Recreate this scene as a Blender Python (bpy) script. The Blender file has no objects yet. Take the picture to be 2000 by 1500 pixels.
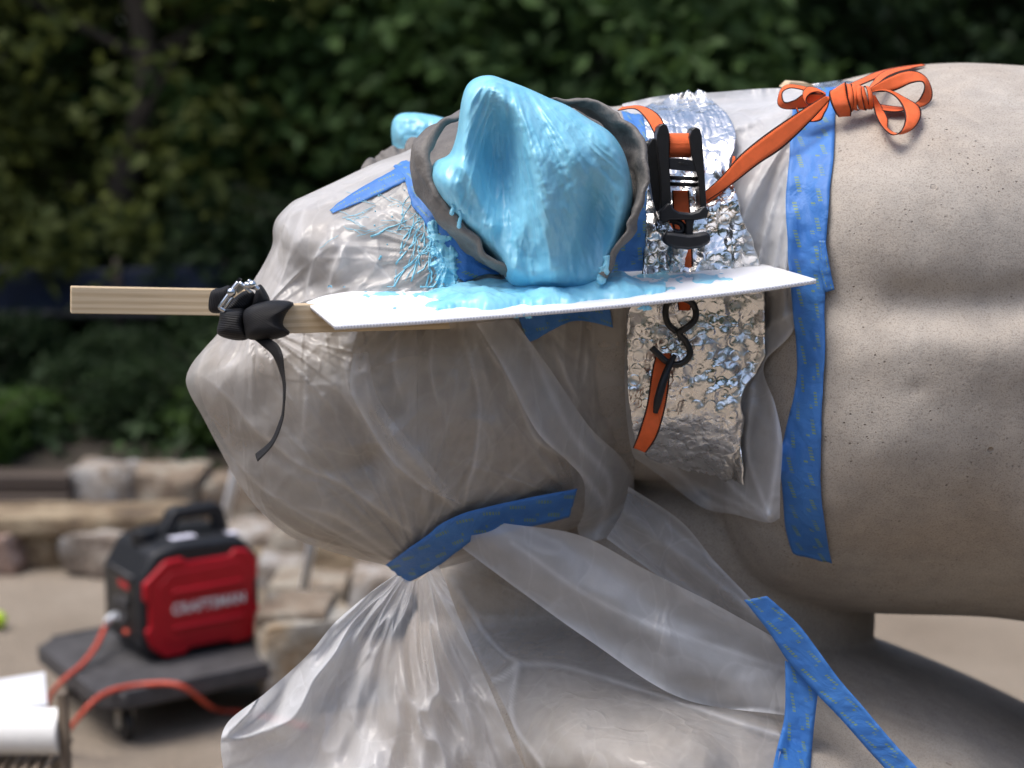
import bpy, bmesh, math, random
import numpy as np
from mathutils import Vector, Matrix
from mathutils.bvhtree import BVHTree

random.seed(7)
RNG = np.random.RandomState(7)
SC = bpy.context.scene
COL = SC.collection

# ------------------------------------------------------------------ camera, sky, sun, exposure
F, CAMZ, PITCH = 3077.0, 1.8, math.radians(9.2)
cam = bpy.data.cameras.new('camera')
cam.sensor_width = 36.0
cam.lens = F / 2000 * 36.0
cam.clip_start, cam.clip_end = 0.05, 500
cam.dof.use_dof = True
cam.dof.focus_distance = 2.12
cam.dof.aperture_fstop = 2.5
camo = bpy.data.objects.new('camera', cam)
COL.objects.link(camo)
camo.location = (0, 0, CAMZ)
camo.rotation_euler = (math.pi / 2 - PITCH, 0, 0)
SC.camera = camo

SUN_EL, SUN_AZ = math.radians(66), math.radians(248)      # azimuth: clockwise from +Y, where the sun stands
world = bpy.data.worlds.new('World')
SC.world = world
world.use_nodes = True
wn = world.node_tree
bg = wn.nodes['Background']
sky = wn.nodes.new('ShaderNodeTexSky')
sky.sky_type = 'NISHITA'
sky.sun_disc = False
sky.sun_elevation, sky.sun_rotation = SUN_EL, SUN_AZ
sky.air_density, sky.dust_density, sky.ozone_density = 1.0, 4.0, 1.0
wn.links.new(sky.outputs[0], bg.inputs[0])
bg.inputs[1].default_value = 0.15
sun = bpy.data.lights.new('sun', 'SUN')
sun.energy = 1.5
sun.angle = math.radians(30)
sun.color = (1.0, 0.98, 0.95)
suno = bpy.data.objects.new('sun', sun)
COL.objects.link(suno)
sd = Vector((math.sin(SUN_AZ) * math.cos(SUN_EL), math.cos(SUN_AZ) * math.cos(SUN_EL), math.sin(SUN_EL)))
suno.rotation_euler = (-sd).to_track_quat('-Z', 'Y').to_euler()
suno.location = (0, 0, 10)
vs = SC.view_settings
vs.view_transform, vs.look, vs.gamma, vs.use_curve_mapping = 'Standard', 'None', 1.0, False
vs.exposure = 0.66
cy = SC.cycles
cy.use_denoising = True
cy.max_bounces = 10
cy.transparent_max_bounces = 24
cy.diffuse_bounces, cy.glossy_bounces, cy.transmission_bounces = 4, 4, 6
cy.caustics_reflective = cy.caustics_refractive = False
cy.sample_clamp_indirect = 6

# ------------------------------------------------------------------ pixel -> place
CP, SP = math.cos(PITCH), math.sin(PITCH)
CAM = np.array([0, 0, CAMZ])

def rays(px, py):
    dx, dy = (np.asarray(px, float) - 1000) / F, (750 - np.asarray(py, float)) / F
    return np.stack([dx, CP + dy * SP, -SP + dy * CP], -1)

def W(px, py, Y):
    d = rays(px, py)
    t = np.asarray(Y, float) / d[..., 1]
    return CAM + d * t[..., None]

def WZ(px, py, z):
    d = rays(px, py)
    t = (z - CAMZ) / d[..., 2]
    return CAM + d * t[..., None]

def spl(pts, n, closed=False):
    """Catmull-Rom through pts, n samples evenly spaced along it"""
    P = np.asarray(pts, float)
    if len(P) == 2 and not closed:
        t = np.linspace(0, 1, n)[:, None]
        return P[0] * (1 - t) + P[1] * t
    if closed:
        Q = np.vstack([P[-1], P, P[0], P[1]])
    else:
        Q = np.vstack([2 * P[0] - P[1], P, 2 * P[-1] - P[-2]])
    out = []
    for i in range(1, len(Q) - 2):
        p0, p1, p2, p3 = Q[i - 1], Q[i], Q[i + 1], Q[i + 2]
        t = np.linspace(0, 1, 16, endpoint=False)[:, None]
        out.append(0.5 * (2 * p1 + (p2 - p0) * t + (2 * p0 - 5 * p1 + 4 * p2 - p3) * t ** 2 + (3 * p1 - p0 - 3 * p2 + p3) * t ** 3))
    out = np.vstack(out + [Q[-2][None]])
    L = np.r_[0, np.cumsum(np.linalg.norm(np.diff(out, axis=0), axis=1) + 1e-9)]
    tt = np.linspace(0, L[-1], n, endpoint=not closed)
    return np.stack([np.interp(tt, L, out[:, k]) for k in range(P.shape[1])], -1)

def vnoise(x, y, seed=0):
    x, y = np.asarray(x, float), np.asarray(y, float)
    xi, yi = np.floor(x).astype(np.int64), np.floor(y).astype(np.int64)
    xf, yf = x - xi, y - yi
    def h(a, b):
        n = (a * 374761393 + b * 668265263 + seed * 974634777) & 0x7fffffff
        n = ((n ^ (n >> 13)) * 1274126177) & 0x7fffffff
        return ((n ^ (n >> 16)) & 0xffff) / 32767.5 - 1.0
    u, v = xf * xf * (3 - 2 * xf), yf * yf * (3 - 2 * yf)
    return (h(xi, yi) * (1 - u) + h(xi + 1, yi) * u) * (1 - v) + (h(xi, yi + 1) * (1 - u) + h(xi + 1, yi + 1) * u) * v

def fbm(x, y, seed=0, oct=4):
    s, a = 0, 1.0
    for k in range(oct):
        s = s + a * vnoise(np.asarray(x) * 2 ** k, np.asarray(y) * 2 ** k, seed + k)
        a *= 0.5
    return s

def polydist(px, py, poly):
    """distance of points to a polyline"""
    best = np.full(np.shape(px), 1e9)
    poly = np.asarray(poly, float)
    for (a, b), (c, d) in zip(poly[:-1, :2], poly[1:, :2]):
        vx, vy = c - a, d - b
        t = np.clip(((px - a) * vx + (py - b) * vy) / (vx * vx + vy * vy + 1e-9), 0, 1)
        best = np.minimum(best, np.hypot(px - a - t * vx, py - b - t * vy))
    return best

def polyside(px, py, poly):
    """distance to a polyline and the side of it (negative: to the right and above for a line running down right)"""
    best = np.full(np.shape(px), 1e9); side = np.zeros(np.shape(px))
    poly = np.asarray(poly, float)
    for (a, b), (c, d) in zip(poly[:-1, :2], poly[1:, :2]):
        vx, vy = c - a, d - b
        t = np.clip(((px - a) * vx + (py - b) * vy) / (vx * vx + vy * vy + 1e-9), 0, 1)
        q = np.hypot(px - a - t * vx, py - b - t * vy)
        m = q < best
        best = np.where(m, q, best); side = np.where(m, np.sign(vx * (py - b) - vy * (px - a)), side)
    # fade the step out at the two ends
    e = np.minimum(np.hypot(px - poly[0, 0], py - poly[0, 1]), np.hypot(px - poly[-1, 0], py - poly[-1, 1]))
    return best, side, np.clip(e / 60, 0, 1)

def sinterp(x, xs, ys, w=0.12):
    g = np.linspace(xs[0], xs[-1], 400)
    v = np.interp(g, xs, ys)
    k = max(3, int(400 * w)) | 1
    p = np.pad(v, k // 2, mode='edge')
    for _ in range(2): p = np.pad(np.convolve(p, np.ones(k) / k, 'valid'), k // 2, mode='edge')
    return np.interp(x, g, p[k // 2:k // 2 + 400])

def gauss(px, py, cx, cy_, sx, sy):
    return np.exp(-((px - cx) / sx) ** 2 - ((py - cy_) / sy) ** 2)

# ------------------------------------------------------------------ mesh helpers
def mesh_obj(name, verts, faces, mat, parent=None, smooth=True, uv=None, attrs=None):
    me = bpy.data.meshes.new(name)
    me.from_pydata(np.asarray(verts, float).tolist(), [], faces.tolist() if hasattr(faces, 'tolist') else faces)
    if uv is not None:
        lay = me.uv_layers.new(name='UVMap')
        vi = np.empty(len(me.loops), np.int32)
        me.loops.foreach_get('vertex_index', vi)
        lay.data.foreach_set('uv', np.asarray(uv, np.float32)[vi].ravel())
    for k, v in (attrs or {}).items():
        at = me.attributes.new(k, 'FLOAT', 'POINT')
        at.data.foreach_set('value', np.asarray(v, np.float32))
    if smooth:
        me.polygons.foreach_set('use_smooth', [True] * len(me.polygons))
    if mat is not None:
        me.materials.append(mat)
    me.update()
    o = bpy.data.objects.new(name, me)
    COL.objects.link(o)
    if parent is not None:
        o.parent = parent
        o.matrix_parent_inverse = parent.matrix_world.inverted() if parent.type != 'EMPTY' else Matrix.Translation(-parent.location)
    return o

def tag(o, label=None, cat=None, group=None, kind=None):
    if label: o['label'] = label
    if cat: o['category'] = cat
    if group: o['group'] = group
    if kind: o['kind'] = kind
    return o

def empty(name, loc, label=None, cat=None, group=None):
    o = bpy.data.objects.new(name, None)
    o.empty_display_size = 0.05
    COL.objects.link(o)
    o.location = tuple(float(v) for v in loc)
    return tag(o, label, cat, group)

def grid_faces(nu, nv, wrap=False):
    f = []
    m = nu if wrap else nu - 1
    I, J = np.meshgrid(np.arange(m), np.arange(nv - 1), indexing='ij')
    a = I * nv + J
    b = ((I + 1) % nu) * nv + J
    return np.stack([a, b, b + 1, a + 1], -1).reshape(-1, 4)

def solid(o, t, off=0.0, rim=True):
    m = o.modifiers.new('solid', 'SOLIDIFY')
    m.thickness, m.offset, m.use_rim = t, off, rim
    return o

def bevel(o, w, seg=2, ang=35):
    m = o.modifiers.new('bevel', 'BEVEL')
    m.width, m.segments, m.limit_method, m.angle_limit = w, seg, 'ANGLE', math.radians(ang)
    return o

class MB:
    """collects shapes into one mesh"""
    def __init__(s): s.v, s.f, s.uv = [], [], []
    def add(s, v, f, uv=None):
        n = len(s.v)
        s.v += [tuple(map(float, q)) for q in v]
        s.uv += [tuple(q) for q in (uv if uv is not None else np.zeros((len(v), 2)))]
        s.f += [tuple(int(i) + n for i in q) for q in f]
        return s
    def box(s, a, b, M=None):
        c = [(x, y, z) for x in (a[0], b[0]) for y in (a[1], b[1]) for z in (a[2], b[2])]
        if M is not None: c = [M @ Vector(q) for q in c]
        return s.add(c, [(0, 1, 3, 2), (4, 6, 7, 5), (0, 4, 5, 1), (2, 3, 7, 6), (0, 2, 6, 4), (1, 5, 7, 3)])
    def prism(s, poly, depth):
        """poly: n x 3 points, pushed along the vector depth"""
        P = np.asarray(poly, float); n = len(P)
        Q = P + np.asarray(depth, float)
        return s.add(np.vstack([P, Q]), [tuple(range(n)), tuple(range(2 * n - 1, n - 1, -1))] + [(i, i + n, (i + 1) % n + n, (i + 1) % n) for i in range(n)])
    def tube(s, pts, r, n=10, seg=None, cap=True):
        P = np.asarray(pts, float)
        if seg: P = spl(P, seg)
        m = len(P)
        R = np.full(m, r) if np.isscalar(r) else np.interp(np.linspace(0, 1, m), np.linspace(0, 1, len(r)), r)
        T = np.gradient(P, axis=0)
        T /= np.linalg.norm(T, axis=1)[:, None] + 1e-12
        up = np.array([0, 0, 1.0]) if abs(T[0, 2]) < 0.9 else np.array([1.0, 0, 0])
        N = np.cross(T[0], up); N /= np.linalg.norm(N)
        V, UV = [], []
        L = np.r_[0, np.cumsum(np.linalg.norm(np.diff(P, axis=0), axis=1))]
        for i in range(m):
            N = N - T[i] * np.dot(N, T[i]); N /= np.linalg.norm(N) + 1e-12
            B = np.cross(T[i], N)
            for k in range(n):
                a = 2 * math.pi * k / n
                V.append(P[i] + R[i] * (math.cos(a) * N + math.sin(a) * B)); UV.append((k / n, L[i]))
        f = [(i * n + k, i * n + (k + 1) % n, (i + 1) * n + (k + 1) % n, (i + 1) * n + k) for i in range(m - 1) for k in range(n)]
        if cap:
            f += [tuple(range(n - 1, -1, -1)), tuple((m - 1) * n + k for k in range(n))]
        return s.add(V, f, UV)
    def ball(s, c, r, nu=14, nv=9, sc=(1, 1, 1)):
        V = []
        for j in range(nv + 1):
            t = math.pi * j / nv
            for i in range(nu):
                a = 2 * math.pi * i / nu
                V.append((c[0] + r * sc[0] * math.sin(t) * math.cos(a), c[1] + r * sc[1] * math.sin(t) * math.sin(a), c[2] + r * sc[2] * math.cos(t)))
        return s.add(V, [(j * nu + i, (j + 1) * nu + i, (j + 1) * nu + (i + 1) % nu, j * nu + (i + 1) % nu) for j in range(nv) for i in range(nu)])
    def build(s, name, mat, parent=None, smooth=True):
        return mesh_obj(name, np.array(s.v), s.f, mat, parent, smooth, uv=s.uv)

def auto_smooth(o, deg=40):
    o.data.set_sharp_from_angle(angle=math.radians(deg))
    return o

# ------------------------------------------------------------------ materials
def new_mat(name):
    m = bpy.data.materials.new(name)
    m.use_nodes = True
    nt = m.node_tree
    return m, nt, nt.nodes['Principled BSDF'], nt.nodes['Material Output']

def nd(nt, t, ins=None, **kw):
    n = nt.nodes.new('ShaderNode' + t)
    for k, v in kw.items(): setattr(n, k, v)
    for k, v in (ins or {}).items():
        if hasattr(v, 'is_output') and v.is_output: nt.links.new(v, n.inputs[k])
        else: n.inputs[k].default_value = v
    return n

def ramp(nt, fac, stops):
    r = nd(nt, 'ValToRGB', {0: fac})
    e = r.color_ramp.elements
    while len(e) < len(stops): e.new(0.5)
    for q, (p, c) in zip(e, stops):
        q.position = p
        q.color = (*c, 1) if len(c) == 3 else c
    return r.outputs[0]

def coords(nt, kind='Object', scale=(1, 1, 1)):
    tc = nd(nt, 'TexCoord')
    return nd(nt, 'Mapping', {0: tc.outputs[kind], 3: scale}).outputs[0]

def noise(nt, vec, scale, detail=4, rough=0.55, out=0):
    return nd(nt, 'TexNoise', {'Vector': vec, 'Scale': scale, 'Detail': detail, 'Roughness': rough}).outputs[out]

def bump(nt, bsdf, h, strength, dist, prev=None):
    ins = {'Height': h, 'Strength': strength, 'Distance': dist}
    if prev is not None: ins['Normal'] = prev
    b = nd(nt, 'Bump', ins)
    if bsdf is not None: nt.links.new(b.outputs[0], bsdf.inputs['Normal'])
    return b.outputs[0]

def mixc(nt, f, a, b, mode='MIX'):
    n = nd(nt, 'Mix', data_type='RGBA', blend_type=mode)
    for i, v in ((0, f), (6, a), (7, b)):
        if hasattr(v, 'is_output'): nt.links.new(v, n.inputs[i])
        else: n.inputs[i].default_value = (*v, 1) if (not np.isscalar(v) and len(v) == 3) else v
    return n.outputs[2]

def mth(nt, op, a, b=0.0, c=0.0):
    return nd(nt, 'Math', {0: a, 1: b, 2: c}, operation=op).outputs[0]

def simple(name, col, rough=0.6, var=0.15, scale=20, metal=0.0, bumpd=0.0, bscale=200, spec=0.5, coat=0.0):
    m, nt, b, out = new_mat(name)
    v = coords(nt)
    n = noise(nt, v, scale, 5)
    nt.links.new(ramp(nt, n, [(0.3, tuple(c * (1 - var) for c in col)), (0.7, tuple(min(1, c * (1 + var)) for c in col))]), b.inputs['Base Color'])
    b.inputs['Roughness'].default_value = rough
    b.inputs['Metallic'].default_value = metal
    b.inputs['Specular IOR Level'].default_value = spec
    b.inputs['Coat Weight'].default_value = coat
    if bumpd: bump(nt, b, noise(nt, v, bscale, 4), 0.6, bumpd)
    return m

def stone_mat(name, base=(0.51, 0.465, 0.41), warm=(0.44, 0.365, 0.29), pits=True, k=1.0):
    m, nt, b, out = new_mat(name)
    v = coords(nt)
    big = noise(nt, v, 3.5 * k, 6, 0.6)
    c = mixc(nt, mth(nt, 'MULTIPLY', ramp(nt, big, [(0.42, (0, 0, 0)), (0.72, (1, 1, 1))]), 0.55), base, warm)
    med = noise(nt, v, 28 * k, 5, 0.65)
    c = mixc(nt, 0.55, c, ramp(nt, med, [(0.25, (0.55, 0.55, 0.56)), (0.75, (1.0, 1.0, 1.0))]), 'MULTIPLY')
    fine = noise(nt, v, 420 * k, 3, 0.7)
    c = mixc(nt, 0.75, c, ramp(nt, fine, [(0.30, (0.45, 0.43, 0.41)), (0.5, (1, 1, 1)), (0.7, (1.0, 1.0, 1.0))]), 'MULTIPLY')
    vor = nd(nt, 'TexVoronoi', {'Vector': v, 'Scale': 95 * k, 'Randomness': 1.0})
    pit = ramp(nt, vor.outputs['Distance'], [(0.06, (0, 0, 0)), (0.16, (1, 1, 1))])
    gate = ramp(nt, noise(nt, v, 9 * k, 3), [(0.48, (1, 1, 1)), (0.62, (0, 0, 0))])
    pitm = mth(nt, 'MAXIMUM', pit, gate)
    if pits:
        c = mixc(nt, 0.7, c, mixc(nt, pitm, (0.30, 0.26, 0.23), (1, 1, 1)), 'MULTIPLY')
        v2 = nd(nt, 'TexVoronoi', {'Vector': v, 'Scale': 17.0, 'Randomness': 1.0})
        wob = mth(nt, 'ADD', v2.outputs['Distance'], mth(nt, 'MULTIPLY', mth(nt, 'SUBTRACT', med, 0.5), 0.09))
        chip = ramp(nt, wob, [(0.05, (0, 0, 0)), (0.085, (1, 1, 1))])
        chip = mth(nt, 'MAXIMUM', chip, ramp(nt, noise(nt, v, 4.5, 2), [(0.50, (1, 1, 1)), (0.58, (0, 0, 0))]))
        pitm = mth(nt, 'MINIMUM', pitm, chip)
        c = mixc(nt, 0.55, c, mixc(nt, chip, (0.42, 0.36, 0.31), (1, 1, 1)), 'MULTIPLY')
        st = ramp(nt, noise(nt, nd(nt, 'Mapping', {0: v, 3: (7, 7, 2.2)}).outputs[0], 1.0, 5, 0.65), [(0.4, (0.80, 0.77, 0.74)), (0.6, (1, 1, 1))])
        c = mixc(nt, 0.35, c, st, 'MULTIPLY')
    nt.links.new(c, b.inputs['Base Color'])
    b.inputs['Roughness'].default_value = 0.92
    b.inputs['Specular IOR Level'].default_value = 0.25
    n1 = bump(nt, None, fine, 0.55, 0.0012)
    n2 = bump(nt, None, med, 0.35, 0.004, n1)
    bump(nt, b, pitm, 0.8 if pits else 0.0, 0.003, n2)
    return m

def plastic_mat(name, tint=(0.80, 0.80, 0.80), lo=0.30, hi=0.86, tr=(0.93, 0.92, 0.91), wrink=0.3, gloss=0.5):
    """milky polythene film: part of the light passes straight, part is scattered by the film"""
    m, nt, b, out = new_mat(name)
    nt.nodes.remove(b)
    v = coords(nt)
    at = nd(nt, 'Attribute', attribute_name='opa')
    n1 = noise(nt, v, 12, 5, 0.55)
    wr = nd(nt, 'TexNoise', {'Vector': nd(nt, 'Mapping', {0: v, 3: (9, 9, 3)}).outputs[0], 'Scale': 1.0, 'Detail': 3.0, 'Distortion': 0.8}).outputs[0]
    cre = mth(nt, 'ABSOLUTE', mth(nt, 'SUBTRACT', wr, 0.5))
    cre = ramp(nt, cre, [(0.0, (1,) * 3), (0.05, (0.25,) * 3), (0.14, (0,) * 3)])
    vd = nd(nt, 'VectorMath', {0: nd(nt, 'Mapping', {0: v, 3: (1, 1, 0.55)}).outputs[0], 1: nd(nt, 'VectorMath', {0: nd(nt, 'TexNoise', {'Vector': v, 'Scale': 7.0, 'Detail': 2.0}).outputs[1], 1: (0.10, 0.10, 0.10)}, operation='MULTIPLY').outputs[0]}, operation='ADD').outputs[0]
    fac_ = nd(nt, 'TexVoronoi', {'Vector': vd, 'Scale': 11.0, 'Randomness': 1.0}, feature='DISTANCE_TO_EDGE').outputs['Distance']
    fa2 = nd(nt, 'TexVoronoi', {'Vector': vd, 'Scale': 27.0, 'Randomness': 1.0}, feature='DISTANCE_TO_EDGE').outputs['Distance']
    h0 = bump(nt, None, fac_, 0.5, 0.016)
    h0 = bump(nt, None, fa2, 0.3, 0.006, h0)
    h1 = bump(nt, None, cre, wrink, 0.004, h0)
    nor = bump(nt, None, n1, 0.3, 0.008, h1)
    dif = nd(nt, 'BsdfDiffuse', {0: (*tint, 1), 'Normal': nor})
    trl = nd(nt, 'BsdfTranslucent', {0: (*tint, 1), 'Normal': nor})
    mx = nd(nt, 'MixShader', {0: 0.38, 1: dif.outputs[0], 2: trl.outputs[0]})
    tra = nd(nt, 'BsdfTransparent', {0: (*tr, 1)})
    a = mth(nt, 'ADD', at.outputs['Fac'], mth(nt, 'MULTIPLY', mth(nt, 'SUBTRACT', n1, 0.5), 0.45))
    a = mth(nt, 'ADD', a, mth(nt, 'MULTIPLY', cre, 0.05))
    a = mth(nt, 'ADD', a, ramp(nt, fac_, [(0.0, (0.05,) * 3), (0.03, (0.0,) * 3)]))
    a = nd(nt, 'Clamp', {0: a, 1: lo, 2: hi}).outputs[0]
    body = nd(nt, 'MixShader', {0: a, 1: tra.outputs[0], 2: mx.outputs[0]})
    gl = nd(nt, 'BsdfGlossy', {0: (1, 1, 1, 1), 'Roughness': 0.30, 'Normal': nor})
    fc = nd(nt, 'LayerWeight', {0: 0.5, 'Normal': nor}).outputs['Facing']
    fr = mth(nt, 'MULTIPLY_ADD', mth(nt, 'POWER', fc, 3.5), 0.5, 0.06)
    fin = nd(nt, 'MixShader', {0: mth(nt, 'MULTIPLY', fr, gloss), 1: body.outputs[0], 2: gl.outputs[0]})
    nt.links.new(fin.outputs[0], out.inputs[0])
    return m

def tape_mat():
    m, nt, b, out = new_mat('painters_tape')
    tc = nd(nt, 'TexCoord')
    uv = tc.outputs['UV']                      # u across in tape widths, v along in metres
    sx = nd(nt, 'SeparateXYZ', {0: uv})
    u, vv = sx.outputs[0], sx.outputs[1]
    # two slanting columns of small printed words
    sl = mth(nt, 'SUBTRACT', mth(nt, 'MULTIPLY', u, 2.3), mth(nt, 'MULTIPLY', mth(nt, 'FRACT', mth(nt, 'MULTIPLY', vv, 25.0)), 0.42))
    col = mth(nt, 'LESS_THAN', mth(nt, 'ABSOLUTE', mth(nt, 'SUBTRACT', mth(nt, 'FRACT', sl), 0.45)), 0.12)
    stag = mth(nt, 'ADD', mth(nt, 'MULTIPLY', vv, 25.0), mth(nt, 'MULTIPLY', mth(nt, 'FLOOR', sl), 0.5))
    word = mth(nt, 'LESS_THAN', mth(nt, 'FRACT', stag), 0.62)
    let = mth(nt, 'LESS_THAN', mth(nt, 'FRACT', mth(nt, 'MULTIPLY', vv, 230.0)), 0.62)
    ink = mth(nt, 'MULTIPLY', mth(nt, 'MULTIPLY', col, word), let)
    v = coords(nt)
    worn = ramp(nt, noise(nt, v, 60, 4), [(0.3, (0.2, 0.2, 0.2)), (0.5, (0.95, 0.95, 0.95))])
    ink = mth(nt, 'MULTIPLY', ink, mth(nt, 'MULTIPLY', worn, 0.8))
    base = ramp(nt, noise(nt, v, 18, 5), [(0.3, (0.035, 0.155, 0.46)), (0.7, (0.055, 0.21, 0.56))])
    nt.links.new(mixc(nt, ink, base, (0.20, 0.30, 0.09)), b.inputs['Base Color'])
    b.inputs['Roughness'].default_value = 0.55
    crepe = nd(nt, 'TexNoise', {'Vector': nd(nt, 'Mapping', {0: uv, 3: (30, 1500, 1)}).outputs[0], 'Scale': 1.0, 'Detail': 2.0}).outputs[0]
    n1 = bump(nt, None, crepe, 0.4, 0.0006)
    wr = nd(nt, 'TexNoise', {'Vector': v, 'Scale': 30.0, 'Detail': 3.0, 'Distortion': 2.0}).outputs[0]
    bump(nt, b, wr, 0.35, 0.006, n1)
    return m

def strap_mat(name, col, edge, edge_w=0.07, ribs=650, rough=0.6):
    m, nt, b, out = new_mat(name)
    tc = nd(nt, 'TexCoord')
    sx = nd(nt, 'SeparateXYZ', {0: tc.outputs['UV']})
    d = mth(nt, 'ABSOLUTE', mth(nt, 'SUBTRACT', sx.outputs[0], 0.5))
    e = mth(nt, 'GREATER_THAN', mth(nt, 'ADD', d, mth(nt, 'MULTIPLY', mth(nt, 'SINE', mth(nt, 'MULTIPLY', sx.outputs[1], 2200.0)), 0.018)), 0.5 - edge_w)
    n = noise(nt, coords(nt), 90, 4)
    c = mixc(nt, 0.35, col, ramp(nt, n, [(0.3, (0.6, 0.6, 0.6)), (0.7, (1, 1, 1))]), 'MULTIPLY')
    nt.links.new(mixc(nt, e, c, edge), b.inputs['Base Color'])
    b.inputs['Roughness'].default_value = rough
    b.inputs['Specular IOR Level'].default_value = 0.25
    w = mth(nt, 'SINE', mth(nt, 'MULTIPLY', sx.outputs[1], ribs * 6.283))
    bump(nt, b, w, 0.5, 0.0009)
    return m

def foil_mat():
    m, nt, b, out = new_mat('foil')
    tc = nd(nt, 'TexCoord')
    uv = tc.outputs['UV']
    v = coords(nt)
    b.inputs['Metallic'].default_value = 1.0
    b.inputs['Base Color'].default_value = (0.92, 0.905, 0.88, 1)
    nt.links.new(ramp(nt, noise(nt, v, 40, 4), [(0.3, (0.16, 0.16, 0.16)), (0.7, (0.36, 0.36, 0.36))]), b.inputs['Roughness'])
    vor = nd(nt, 'TexVoronoi', {'Vector': uv, 'Scale': 58.0, 'Randomness': 0.3})
    ring = ramp(nt, vor.outputs['Distance'], [(0.0, (0.55,) * 3), (0.28, (0.8,) * 3), (0.40, (1,) * 3), (0.52, (0.0,) * 3)])
    n1 = bump(nt, None, mth(nt, 'MULTIPLY', ring, noise(nt, v, 14, 2)), 0.6, 0.0018)
    cr = nd(nt, 'TexNoise', {'Vector': v, 'Scale': 30.0, 'Detail': 3.0, 'Roughness': 0.5, 'Distortion': 1.2}).outputs[0]
    fv = nd(nt, 'VectorMath', {0: v, 1: nd(nt, 'VectorMath', {0: nd(nt, 'TexNoise', {'Vector': v, 'Scale': 12.0, 'Detail': 2.0}).outputs[1], 1: (0.06, 0.06, 0.06)}, operation='MULTIPLY').outputs[0]}, operation='ADD').outputs[0]
    fc = nd(nt, 'TexVoronoi', {'Vector': fv, 'Scale': 30.0, 'Randomness': 1.0}, feature='DISTANCE_TO_EDGE').outputs['Distance']
    n1 = bump(nt, None, fc, 0.7, 0.006, n1)
    n2 = bump(nt, None, cr, 0.2, 0.006, n1)
    bump(nt, b, noise(nt, v, 200, 2), 0.12, 0.0015, n2)
    return m

def silicone_mat(name='silicone'):
    m, nt, b, out = new_mat(name)
    v = coords(nt)
    st = nd(nt, 'TexNoise', {'Vector': nd(nt, 'Mapping', {0: v, 3: (34, 34, 9)}).outputs[0], 'Scale': 1.0, 'Detail': 5.0, 'Distortion': 1.0}).outputs[0]
    nt.links.new(ramp(nt, st, [(0.3, (0.19, 0.53, 0.71)), (0.7, (0.28, 0.62, 0.78))]), b.inputs['Base Color'])
    b.inputs['Roughness'].default_value = 0.33
    b.inputs['Specular IOR Level'].default_value = 0.5
    b.inputs['Subsurface Weight'].default_value = 0.15
    b.inputs['Subsurface Radius'].default_value = (0.004, 0.008, 0.012)
    b.inputs['Subsurface Scale'].default_value = 1.0
    n1 = bump(nt, None, st, 0.2, 0.012)
    bl = nd(nt, 'TexVoronoi', {'Vector': v, 'Scale': 55.0}, feature='SMOOTH_F1')
    n2 = bump(nt, None, ramp(nt, bl.outputs['Distance'], [(0.05, (1,) * 3), (0.22, (0,) * 3)]), 0.10, 0.002, n1)
    bump(nt, b, noise(nt, v, 45, 2), 0.12, 0.004, n2)
    return m

def clay_mat():
    m, nt, b, out = new_mat('clay')
    v = coords(nt)
    n = noise(nt, v, 22, 6, 0.65)
    nt.links.new(ramp(nt, n, [(0.3, (0.085, 0.077, 0.070)), (0.7, (0.175, 0.16, 0.145))]), b.inputs['Base Color'])
    b.inputs['Roughness'].default_value = 0.6
    n1 = bump(nt, None, n, 0.7, 0.008)
    bump(nt, b, noise(nt, v, 120, 4), 0.5, 0.002, n1)
    return m

def wood_mat(name, a, bcol, axis=(3, 40, 40), rough=0.65):
    m, nt, b, out = new_mat(name)
    v = coords(nt)
    mp = nd(nt, 'Mapping', {0: v, 3: axis}).outputs[0]
    w = nd(nt, 'TexWave', {'Vector': mp, 'Scale': 0.55, 'Distortion': 9.0, 'Detail': 4.0, 'Detail Scale': 0.35}, bands_direction='Z').outputs['Fac']
    g = nd(nt, 'TexNoise', {'Vector': nd(nt, 'Mapping', {0: v, 3: (axis[0] * 3, axis[1] * 9, axis[2] * 9)}).outputs[0], 'Scale': 1.0, 'Detail': 4.0}).outputs[0]
    c = ramp(nt, w, [(0.15, a), (0.85, bcol)])
    c = mixc(nt, 0.35, c, ramp(nt, g, [(0.3, (0.6, 0.55, 0.5)), (0.6, (1, 1, 1))]), 'MULTIPLY')
    nt.links.new(c, b.inputs['Base Color'])
    b.inputs['Roughness'].default_value = rough
    bump(nt, b, g, 0.3, 0.001)
    return m

def leaf_mat(name, dark, light):
    m, nt, b, out = new_mat(name)
    nt.nodes.remove(b)
    at = nd(nt, 'Attribute', attribute_name='tint')
    c = ramp(nt, at.outputs['Fac'], [(0.0, dark), (0.75, tuple((x + y) / 2 for x, y in zip(dark, light))), (1.0, light)])
    d = nd(nt, 'BsdfDiffuse', {0: c})
    t = nd(nt, 'BsdfTranslucent', {0: c})
    g = nd(nt, 'BsdfGlossy', {0: (1, 1, 1, 1), 'Roughness': 0.6})
    mx = nd(nt, 'MixShader', {0: 0.35, 1: d.outputs[0], 2: t.outputs[0]})
    fin = nd(nt, 'MixShader', {0: 0.012, 1: mx.outputs[0], 2: g.outputs[0]})
    nt.links.new(fin.outputs[0], out.inputs[0])
    return m

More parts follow.
